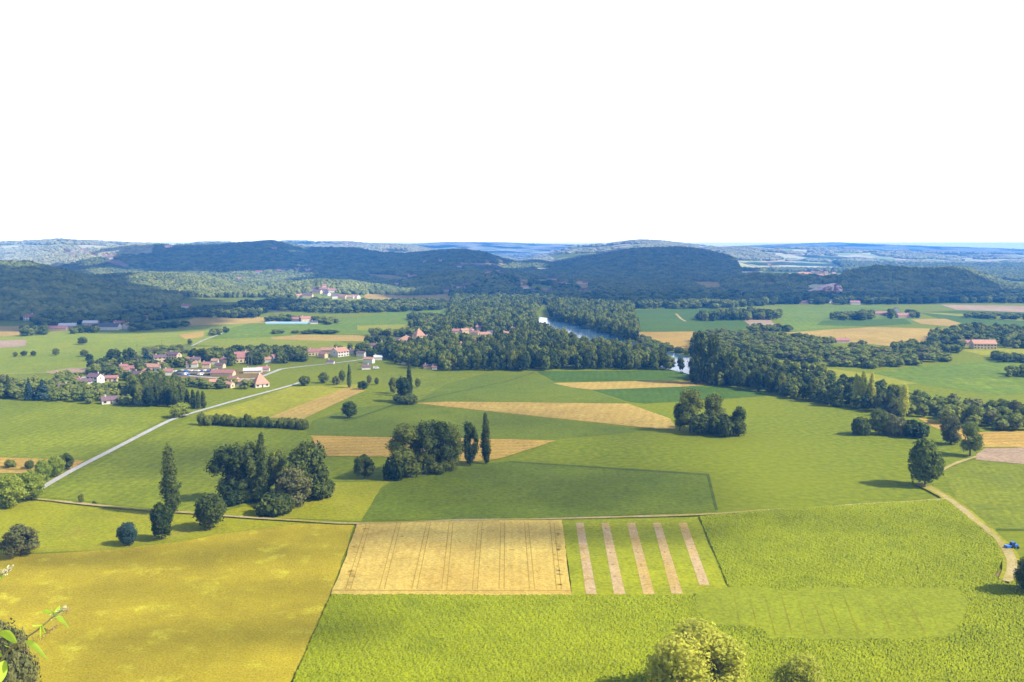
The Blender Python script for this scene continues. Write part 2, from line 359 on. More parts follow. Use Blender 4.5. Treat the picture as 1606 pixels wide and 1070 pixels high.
# ------------------------------------------------------------------ fields, roads, river
def sheet(name, mat, polys, z=.06, extra=(), kind='structure'):
    """polys: list of pixel polygons of one field; extra: (pixel polygon, material) painted furrows a little higher"""
    V = []; T = []; mi = []; mats = [mat]
    def add(poly, m, zz):
        p0 = [Vector(flat(a, b, zz)) for a, b in poly]; p = []
        for u, q in zip(p0, p0[1:]+p0[:1]):           # margins wander a little, as ploughed ones do
            ln = (q-u).length; k = 1 if m else int(min(60, max(1, ln/max(4, u.length/90)))); am = min(1.3, .35+u.length/900)
            nv = Vector((-(q-u).y, (q-u).x, 0))/max(ln, 1e-3)
            for i in range(k):
                c = u.lerp(q, i/k); p.append(c+nv*(am*2*(float(fbm(c.x/11, c.y/11, 3))-.45) if (i and not m) else 0)); b0 = len(V); V.extend([tuple(q) for q in p])
        for t in tessellate_polygon([[Vector((q.x, q.y, 0)) for q in p]]):
            a, b_, c = t
            n = (p[b_]-p[a]).cross(p[c]-p[a]).z
            T.append((b0+a, b0+b_, b0+c) if n > 0 else (b0+a, b0+c, b0+b_)); mi.append(m)
    for p in polys: add(p, 0, z)
    for i, (p, m) in enumerate(extra):
        if m not in mats: mats.append(m)
        add(p, mats.index(m), z+.04)
    me = npmesh(name, V, T, mi)
    return tag(link(name, me, mats), kind=kind)
def ribbon(name, mat, pts, width, z=.12, verge=None, kind='structure', wob=.0):
    P = [Vector(flat(a, b, z)) for a, b in pts]
    Q = []                                      # resample for an even, slightly wandering edge
    for a, b in zip(P[:-1], P[1:]):
        n = max(1, int((b-a).length/8))
        for k in range(n): Q.append(a.lerp(b, k/n))
    Q.append(P[-1])
    for _ in range(2):
        Q = [Q[0]]+[(Q[i-1]+Q[i]*2+Q[i+1])/4 for i in range(1, len(Q)-1)]+[Q[-1]]
    def strip(off0, off1, zz, V, T, mi, m):
        b = len(V)
        for i, q in enumerate(Q):
            d = (Q[min(i+1, len(Q)-1)]-Q[max(i-1, 0)]).normalized(); nrm = Vector((-d.y, d.x, 0))
            w_ = wob*(vnoise(i*.7, 3)-.5)
            V.append(tuple(q+nrm*(off0+w_)+Vector((0, 0, zz)))); V.append(tuple(q+nrm*(off1-w_*.6)+Vector((0, 0, zz))))
        for i in range(len(Q)-1):
            T.append((b+2*i, b+2*i+1, b+2*i+2)); mi.append(m); T.append((b+2*i+1, b+2*i+3, b+2*i+2)); mi.append(m)
    V = []; T = []; mi = []; mats = [mat]
    strip(width/2, -width/2, 0, V, T, mi, 0)
    if verge:
        mats.append(verge); strip(width/2+1.3, -width/2-1.3, -.03, V, T, mi, 1)
    T = [(a, c, b) for a, b, c in T]
    me = npmesh(name, V, T, mi)
    if me.polygons[0].normal.z < 0: me.flip_normals()
    return tag(link(name, me, mats), kind=kind)

G = M
# far to near
sheet('meadow', G['sage'], [[(-260,520),(0,518),(100,512),(240,508),(400,497),(445,505),(560,545),(440,548),(300,540),(250,545),(120,585),(-260,590)]], .05)
sheet('meadow', G['green_far'], [[(360,515),(420,500),(545,500),(620,488),(700,486),(705,505),(665,515),(640,528),(560,524),(440,528),(330,532)]], .10)
sheet('meadow', G['green_far'], [[(500,492),(600,486),(700,486),(704,478),(600,480),(480,484)]], .08)
sheet('meadow', G['lime'], [[(560,511),(660,508),(700,514),(650,522),(560,518)]], .15)
sheet('lit_meadow', G['yellow_green'], [[(575,472),(640,464),(705,464),(705,475),(650,477)]], .2)
sheet('stubble_field', G['pink'], [[(380,482),(480,480),(500,486),(440,489),(385,488)]], .16)
sheet('stubble_field', G['tan'], [[(205,500),(300,498),(400,497),(460,502),(420,506),(300,511),(215,508)]], .14)
sheet('stubble_field', G['tan'], [[(425,529),(470,525),(560,526),(625,532),(600,536),(480,534),(425,532)]], .18)
sheet('stubble_field', G['orange'], [[(280,525),(320,520),(318,529),(290,532)]], .18)
sheet('stubble_field', G['tan'], [[(-200,505),(0,507),(30,511),(30,526),(0,528),(-200,528)]], .18)
sheet('stubble_field', G['pink'], [[(-100,532),(0,534),(42,533),(40,543),(0,546),(-100,548)]], .18)
sheet('meadow', G['yellow_green'], [[(300,545),(440,540),(560,542),(600,548),(560,556),(420,552),(320,560)]], .15)
sheet('wheat_field', G['pink'], [[(70,583),(110,577),(150,577),(140,584),(80,586)]], .2)
sheet('crop_field', G['green_left'], [[(-260,586),(75,586),(120,592),(60,612),(0,620),(-260,625)]], .16)
sheet('crop_field', G['green_blue'], [[(985,487),(1090,482),(1140,486),(1185,512),(1150,520),(1085,521),(995,520)]], .10)
sheet('wheat_field', G['orange'], [[(995,521),(1090,520),(1088,546),(1075,552),(1020,538)]], .12)
sheet('stubble_field', G['pink'], [[(1165,502),(1205,500),(1222,514),(1182,515)]], .16)
sheet('crop_field', G['green_far'], [[(1222,480),(1380,479),(1400,484),(1440,496),(1430,510),(1370,512),(1228,521)]], .10)
sheet('crop_field', G['green_blue'], [[(1290,503),(1420,500),(1430,508),(1360,512),(1280,510)]], .14)
sheet('crop_field', G['green_blue'], [[(1440,490),(1500,487),(1800,495),(1800,520),(1606,514),(1500,508)]], .10)
sheet('meadow', G['yellow_green'], [[(1440,490),(1480,491),(1700,503),(1700,508),(1560,501)]], .16)
sheet('stubble_field', G['pink'], [[(1475,478),(1606,480),(1800,482),(1800,492),(1606,490),(1500,486)]], .16)
sheet('wheat_field', G['tan'], [[(1230,522),(1300,517),(1370,513),(1440,515),(1525,517),(1505,524),(1452,529),(1456,538),(1395,543),(1330,536)]], .16)
sheet('stubble_field', G['tan'], [[(1428,501),(1482,500),(1508,507),(1490,512),(1445,508)]], .18)
sheet('crop_field', G['green_far'], [[(1370,585),(1440,574),(1560,566),(1800,570),(1800,625),(1606,617),(1560,620),(1440,602)]], .12)
sheet('meadow', G['yellow_green'], [[(1230,568),(1330,582),(1380,588),(1440,602),(1400,604),(1300,588),(1215,574)]], .14)
sheet('meadow', G['lime'], [[(1500,548),(1606,546),(1700,548),(1700,558),(1540,557)]], .14)
sheet('lime_field', G['lime'], [[(305,650),(380,632),(455,607),(560,603),(575,612),(520,635),(475,658),(400,655)]], .10,
      extra=[([(420,655),(475,657),(572,612),(545,607)], G['tan'])])
sheet('crop_field', G['green'], [[(600,583),(700,586),(760,586),(700,602),(652,630),(618,632),(600,600)]], .08)
sheet('crop_field', G['green_dark'], [[(652,631),(700,602),(760,586),(838,584),(865,598),(925,612),(985,632),(985,633),(700,631)]], .12)
sheet('crop_field', G['green_blue'], [[(842,583),(1085,580),(1090,596),(980,598),(870,599)]], .14)
sheet('stubble_field', G['tan'], [[(868,601),(980,598),(1100,597),(1140,600),(1080,606),(1000,609),(928,611),(900,608)]], .16)
sheet('crop_field', G['green_blue'], [[(928,612),(1085,606),(1150,607),(1210,620),(1130,626),(1010,633),(985,630)]], .12)
sheet('wheat_field', G['tan'], [[(650,632),(700,630),(985,633),(1052,657),(1060,672),(1030,673),(940,663),(840,653),(760,644),(690,637)]], .20)
sheet('crop_field', G['green_dark'], [[(480,682),(490,660),(550,640),(618,634),(650,634),(760,646),(940,665),(1020,675),(930,684),(870,689),(610,686)]], .06)
sheet('wheat_field', G['orange'], [[(487,683),(610,686),(760,688),(872,691),(780,720),(735,724),(600,716),(505,715)]], .22)
sheet('crop_field', G['green_left'], [[(-260,625),(0,627),(120,632),(268,641),(262,655),(190,692),(115,724),(0,716),(-260,712)]], .10)
sheet('stubble_field', G['orange'], [[(-260,712),(0,717),(132,722),(115,735),(60,737),(0,735),(-260,728)]], .16)
sheet('stubble_field', G['tan'], [[(-260,731),(0,736),(60,738),(52,743),(0,742),(-260,738)]], .18)
sheet('crop_field', G['green_left'], [[(72,770),(180,714),(290,660),(478,676),(500,715),(520,755),(360,800),(300,803),(240,798),(130,785),(75,780)]], .10)
sheet('golden_meadow', G['gold'], [[(-300,872),(0,870),(60,869),(180,862),(280,850),(340,838),(470,822),(556,822),(518,934),(455,1070),(400,1230),(-600,1230)]], .10)
sheet('golden_meadow', G['yellow_green'], [[(340,812),(360,800),(522,757),(612,755),(598,765),(566,818),(470,813)]], .12)
sheet('yellow_meadow', G['yellow_green'], [[(-260,800),(0,790),(62,783),(240,803),(556,823),(470,822),(340,838),(280,850),(180,862),(0,870),(-260,872)]], .08)
sheet('crop_field', G['green_dark'], [[(566,817),(600,763),(650,745),(742,730),(798,723),(1112,744),(1125,802),(880,812)]], .14,
      extra=[([(798,723),(1112,743),(1126,800),(1121,800),(1108,746),(798,725)], G['verge'])])
sheet('green_meadow', G['green'], [[(1480,742),(1530,724),(1606,731),(1800,735),(1800,834),(1560,832),(1500,785)]], .10,
      extra=[([(1562,829),(1800,832),(1800,834),(1562,832)], G['verge'])])
sheet('stubble_field', G['orange'], [[(1440,655),(1480,662),(1530,678),(1606,676),(1800,676),(1800,703),(1606,702),(1540,701),(1460,668)]], .12)
sheet('stubble_field', G['pink'], [[(1532,712),(1545,703),(1606,702),(1800,704),(1800,732),(1606,728),(1530,721)]], .16)
# ripe wheat with tramlines
tram = []
for a, b, in ((575,541),(622,594),(669,645),(704,692),(750,740),(785,782),(822,830),(862,872)):
    for o_, p_ in ((0, 0), (6, 8)):
        tram.append(([(a+o_,819),(a+o_+1,819),(b+p_+1.4,924),(b+p_,924)], G['tram']))
tram.append(([(521,925),(896,926),(896,927.2),(520,926.2)], G['tram']))
for k in range(46):
    x0 = rnd.choice([rnd.uniform(555,580), rnd.uniform(600,870), 872]); y0 = rnd.uniform(826, 918)
    x0 -= (y0-820)*.28*(870-x0)/300
    wd = rnd.uniform(3, 13); hh = rnd.uniform(.7, 1.6)
    tram.append(([(x0,y0),(x0+wd*.5,y0-hh*.6),(x0+wd,y0+.2),(x0+wd*.8,y0+hh),(x0+wd*.3,y0+hh*.6)], G['tram']))
sheet('wheat_field', G['straw'], [[(560,820),(700,817),(881,815),(897,934),(519,933),(541,878)]], .5, extra=tram)
# trial plot: green with bare strips
ex = []
for (a, b, c, d, e) in ((903,915,919,936,932),(943,955,963,981,932),(983,996,1009,1027,932),(1024,1036,1053,1071,931),(1064,1077,1097,1113,918)):
    ex.append(([(a,820),(b,820),(d,e),(c,e)], G['strip']))
    for k in range(6):
        t = (k+.5)/6; x_ = a+(c-a)*t+(b-a)*.45+t*2; y_ = 820+(e-820)*t
        ex.append(([(x_-1,y_-.7),(x_+1.2,y_-.4),(x_+1,y_+.8),(x_-1.2,y_+.5)], G['tram']))
for k in range(9):
    a = 888+k*23.5; ex.append(([(a,817),(a+.8,817),(a+.8+(a-700)*.16,934),(a+(a-700)*.16-.2,934)], G['plotline']))
EX = [e for e in ex if e[1] is not G['plotline']]
sheet('striped_plot', G['plot'], [[(881,815),(1094,811),(1142,922),(1147,936),(897,935)]], .3, extra=EX)
# smoother plot inside the maize with faint furrows
P2 = [(1090,930),(1142,921),(1200,918),(1230,926),(1300,920),(1500,920),(1522,945),(1512,972),(1485,1000),(1420,1003),(1210,1003),(1190,985),(1110,978),(1092,955)]
_q = []
for (a, b), (c, d) in zip(P2, P2[1:]+P2[:1]):
    k = max(1, int(math.hypot(c-a, d-b)/5))
    _q += [(a+(c-a)*i/k+rnd.uniform(-2, 2), b+(d-b)*i/k+rnd.uniform(-1.6, 1.6)) for i in range(k)]
P2 = _q
ex2 = []
for k in range(15):
    a = 1150+k*24.5; sl_ = 14+k*1.6
    ex2.append(([(a,928+3*(k%3)),(a+.7,928+3*(k%3)),(a+.7+sl_,996-5*(k%2) if k < 13 else 965),(a+sl_-.6,996 if k < 13 else 965)], G['plotline']))
sheet('smooth_plot', G['plot2'], [P2], .75, extra=ex2)

ribbon('road', G['road'], [(62,767),(110,739),(175,706),(225,680),(270,657),(300,648),(380,625),(455,605),(470,600)], 3.5, .26)
ribbon('road', G['road'], [(440,579),(480,574),(530,569),(575,563),(600,560)], 3.4, .22)
ribbon('road', G['road'], [(112,595),(150,589),(200,583),(212,583)], 7, .26)
ribbon('road', G['path'], [(0,586),(70,585),(150,582)], 3.5, .26)
ribbon('road', G['road'], [(240,580),(300,590),(345,593),(400,595),(440,579)], 4, .24)
ribbon('road', G['road'], [(300,543),(320,533),(340,526),(352,521)], 2.5, .3)
ribbon('track', G['path'], [(0,778),(60,782),(130,790),(240,801),(300,803),(360,810),(470,816),(558,822.5),(640,817.5),(760,814.5),(880,813),(1095,807.5),(1200,800),(1300,794),(1400,788),(1484,782.5)], 1.9, .64, wob=1.2)
ribbon('track', G['path'], [(1440,757),(1462,766),(1488,780),(1508,797),(1530,817),(1560,840),(1582,862),(1592,880),(1592,895),(1580,912)], 3.0, .66, verge=G['lime'], wob=1.0)
ribbon('track', G['path'], [(1465,744),(1490,730),(1512,721),(1532,716)], 2.0, .6, wob=.8)
ribbon('track', G['path'], [(1060,492),(1068,500),(1075,504)], 4, .3)
ribbon('track', G['verge'], [(652,631),(690,620),(730,612),(800,597),(838,584)], 1.5, .3)
ribbon('track', G['verge'], [(540,660),(575,650),(620,634)], 2.5, .3)
sheet('farmyard', G['soil'], [[(265,594),(290,577),(420,580),(415,592),(350,597)]], .2)
sheet('farmyard', G['soil'], [[(1560,905),(1585,870),(1600,880),(1606,905),(1585,915)]], .3)

def build_water():
    m = bpy.data.materials.new('river_water'); m.use_nodes = True; n = m.node_tree; B = n.nodes['Principled BSDF']
    B.inputs['Base Color'].default_value = (.05, .12, .22, 1); B.inputs['Roughness'].default_value = .12; B.inputs['Specular IOR Level'].default_value = .6
    g = n.nodes.new('ShaderNodeNewGeometry'); t = n.nodes.new('ShaderNodeTexNoise'); t.inputs['Scale'].default_value = .25; t.inputs['Detail'].default_value = 4
    n.links.new(g.outputs['Position'], t.inputs['Vector'])
    b = n.nodes.new('ShaderNodeBump'); b.inputs['Strength'].default_value = .12; b.inputs['Distance'].default_value = .3
    n.links.new(t.outputs['Fac'], b.inputs['Height']); n.links.new(b.outputs[0], B.inputs['Normal'])
    sheet('river', m, [[(842,497),(868,500),(905,509),(960,523),(1000,540),(1040,551),(1085,560),(1150,572),(1200,582),(1250,600),(1240,615),(1180,603),(1085,588),(1040,577),(985,562),(930,554),(880,541),(848,522)]], .28)
build_water()
# ------------------------------------------------------------------ tree prototypes
def ico(sub):
    t = (1+5**.5)/2
    V = [(-1,t,0),(1,t,0),(-1,-t,0),(1,-t,0),(0,-1,t),(0,1,t),(0,-1,-t),(0,1,-t),(t,0,-1),(t,0,1),(-t,0,-1),(-t,0,1)]
    Fc = [(0,11,5),(0,5,1),(0,1,7),(0,7,10),(0,10,11),(1,5,9),(5,11,4),(11,10,2),(10,7,6),(7,1,8),(3,9,4),(3,4,2),(3,2,6),(3,6,8),(3,8,9),(4,9,5),(2,4,11),(6,2,10),(8,6,7),(9,8,1)]
    V = [np.array(v)/np.linalg.norm(v) for v in V]
    for _ in range(sub):
        mid = {}; N = []
        def mp(a, b):
            k = (min(a, b), max(a, b))
            if k not in mid:
                q = V[a]+V[b]; V.append(q/np.linalg.norm(q)); mid[k] = len(V)-1
            return mid[k]
        for a, b, c in Fc:
            x, y, z = mp(a, b), mp(b, c), mp(c, a); N += [(a, x, z), (b, y, x), (c, z, y), (x, y, z)]
        Fc = N
    return np.array(V), np.array(Fc)
ICO0 = ico(0); ICO1 = ico(1); ICO2 = ico(2)

def lobes_for(shape, rs):
    """list of (centre, radii) in a box of width 1 (x,y in -.5...5) and height 1; crown bottom differs by kind"""
    Lb = []
    if shape == 'poplar':
        for k in range(26):
            z = .07+.90*(k+.5)/26; r = .5*min(1, (z+.12)*2.6)*(1-z)**.42*rs.uniform(.88, 1.05)+.03
            a = rs.rand()*6.28; o = r*.28
            Lb.append(((o*math.cos(a), o*math.sin(a), z), (r*.8, r*.8, .095)))
    elif shape == 'cone':
        for k in range(22):
            z = .08+.86*(k/21.); r = .46*(1-z)**.8+.04
            for q in range(3 if k < 14 else 1):
                a = rs.rand()*6.28; o = r*.6 if k < 14 else 0
                Lb.append(((o*math.cos(a), o*math.sin(a), z), (r*.55, r*.55, .06)))
    elif shape == 'bush':
        for k in range(16):
            a = rs.rand()*6.28; o = .34*math.sqrt(rs.rand()); z = .22+.5*rs.rand()*(1-o*1.4)
            r = rs.uniform(.15, .24); Lb.append(((o*math.cos(a), o*math.sin(a), z), (r, r, r*1.15)))
    elif shape == 'dense':
        for k in range(24):
            u = rs.uniform(-1, 1); a = rs.rand()*6.28; q = .30
            c = math.sqrt(1-u*u); r = rs.uniform(.14, .2)
            Lb.append(((q*c*math.cos(a), q*c*math.sin(a), .53+.34*u), (r, r, r)))
        Lb.append(((0, 0, .5), (.38, .38, .42)))
    elif shape == 'tall':
        for k in range(38):
            z = .10+.84*rs.rand(); mr_ = .37*math.sin(min(1, max(0.08, (z-.02)*1.02))*math.pi)**.45
            a = rs.rand()*6.28; o = mr_*math.sqrt(rs.rand()); r = rs.uniform(.11, .20)
            Lb.append(((o*math.cos(a), o*math.sin(a), z*.92), (r, r, r*.75)))
    else:  # round, airy
        for k in range(32):
            u = rs.uniform(-.9, 1); a = rs.rand()*6.28; q = .33*rs.uniform(.5, 1)
            c = math.sqrt(1-u*u); r = rs.uniform(.12, .20)
            Lb.append(((q*c*math.cos(a), q*c*math.sin(a), .50+.36*u), (r, r, r*.85)))
    return Lb
def crown_arrays(shape, seed, nleaf, lsize, W, H, core=ICO1, cscale=.66):
    rs = np.random.RandomState(seed); V = []; T = []; n = 0
    Lb = lobes_for(shape, rs)
    vol = np.array([r[0]*r[2] for c, r in Lb]); cnt = np.maximum(8, (nleaf*vol/vol.sum())).astype(int)
    sc_ = np.array([W, W, H])
    for (c, r), k in zip(Lb, cnt):
        c = np.array(c)*sc_; r = np.array(r)*sc_
        cv = core[0]*(1+.25*(rs.rand(len(core[0]), 1)-.5))*r*cscale+c
        V.append(cv); T.append(core[1]+n); n += len(cv)
        if not nleaf: continue
        d = rs.normal(size=(k, 3)); d[:, 2] += .25; d /= np.linalg.norm(d, axis=1)[:, None]
        p = c+d*r*(rs.uniform(.66, 1.12, (k, 1))+.3*rs.rand(k, 1)**4)
        nrm = d+rs.normal(size=(k, 3))*.55; nrm /= np.linalg.norm(nrm, axis=1)[:, None]
        u = np.cross(nrm, rs.normal(size=(k, 3))); u /= np.linalg.norm(u, axis=1)[:, None]; v = np.cross(nrm, u)
        s = lsize*rs.uniform(.6, 1.35, (k, 1))
        q = np.stack([p-u*s, p+v*s*.6, p+u*s, p-v*s*.6], 1).reshape(-1, 3); V.append(q)
        b = n+4*np.arange(k)[:, None]
        T.append(np.concatenate([b+[[0, 1, 2]], b+[[0, 2, 3]]])); n += 4*k
    V = np.vstack(V); V[:, 2] = np.maximum(V[:, 2], .05)
    return V, np.vstack(T)
PW = dict(poplar=(6, 24), cone=(8, 16), bush=(7, 6), dense=(10, 12), tall=(12, 20), round=(13, 13))
def trunk_mesh(shape, seed):
    rs = random.Random(seed); W, H = PW[shape]; m = MB(); r0 = .022*H
    top = dict(poplar=.8, cone=.8, bush=.35, dense=.6, tall=.75, round=.55)[shape]*H
    n = 6; pts = [(rs.uniform(-.15, .15)*k/2, rs.uniform(-.15, .15)*k/2, top*k/n-.3*(k == 0)) for k in range(n+1)]
    m.tube(pts, [r0*(1-.75*k/n) for k in range(n+1)], 7)
    for k in range(7 if shape != 'bush' else 4):
        t = rs.uniform(.3, .9); z = top*t; a = rs.uniform(0, 6.28); l = W*.33*rs.uniform(.6, 1)*(.5 if shape == 'poplar' else 1)
        m.tube([(0, 0, z), (l*.5*math.cos(a), l*.5*math.sin(a), z+l*.4), (l*math.cos(a), l*math.sin(a), z+l*(.9 if shape != 'cone' else .3))], [r0*.4, r0*.28, r0*.12], 5)
    return m.mesh('trunk')
PROTO = {}; TRUNK = {}
def proto(shape, lod, k):
    key = (shape, lod, k)
    if key not in PROTO:
        W, H = PW[shape]
        nl, ls = {0: (16000, .26), 1: (4600, .44), 2: (1500, .68)}[lod]
        if shape == 'poplar': ls *= .8
        V, T = crown_arrays(shape, 100+k*7+len(shape)*13, nl, ls, W, H, ICO1 if lod < 2 else ICO0)
        PROTO[key] = (V, T)
    return PROTO[key]
CM = {}
def crown_mesh(shape, lod, k, mat):
    key = (shape, lod, k, mat)
    if key not in CM:
        V, T = proto(shape, lod, k); me = npmesh('crown', V, T); me.materials.append(M[mat]); CM[key] = me
    return CM[key]
NAMES = dict(poplar='poplar_tree', cone='conifer_tree', bush='bush', dense='dense_tree', tall='tall_tree', round='broadleaf_tree')
CATS = dict(poplar='poplar', cone='conifer', bush='bush', dense='tree', tall='tree', round='tree')
def place_tree(shape, x, y, z, W, H, mat, label, group=None, bark='bark'):
    d = math.hypot(x, y); lod = 0 if d < 330 else 1 if d < 720 else 2; k = rnd.randrange(3)
    me = crown_mesh(shape, lod, k, mat)
    tk = (shape, k, bark)
    if tk not in TRUNK:
        tm = trunk_mesh(shape, k); tm.materials.append(M[bark]); TRUNK[tk] = tm
    r = empty(NAMES[shape], (x, y, z), rnd.uniform(0, 6.28)); r.scale = (W/PW[shape][0], W/PW[shape][0], H/PW[shape][1])
    tag(r, label, CATS[shape], group)
    for nm, me_ in (('crown', me), ('trunk', TRUNK[tk])):
        o = bpy.data.objects.new(nm, me_); C.objects.link(o); o.parent = r
    return r
def tree_px(shape, px, base, top, wpx, mat, label, group=None, lift=0, bark='bark'):
    """base/top/width measured in the photograph, turned into a standing point, a height and a spread in metres"""
    x, y, z = hit(px, base); W = wpx/F*y
    y2 = y+W*.35; x2 = x*y2/y; H = zat(px, top, y2)-z
    return place_tree(shape, x2, y2, z, W*y2/y, H, mat, label, group, bark)

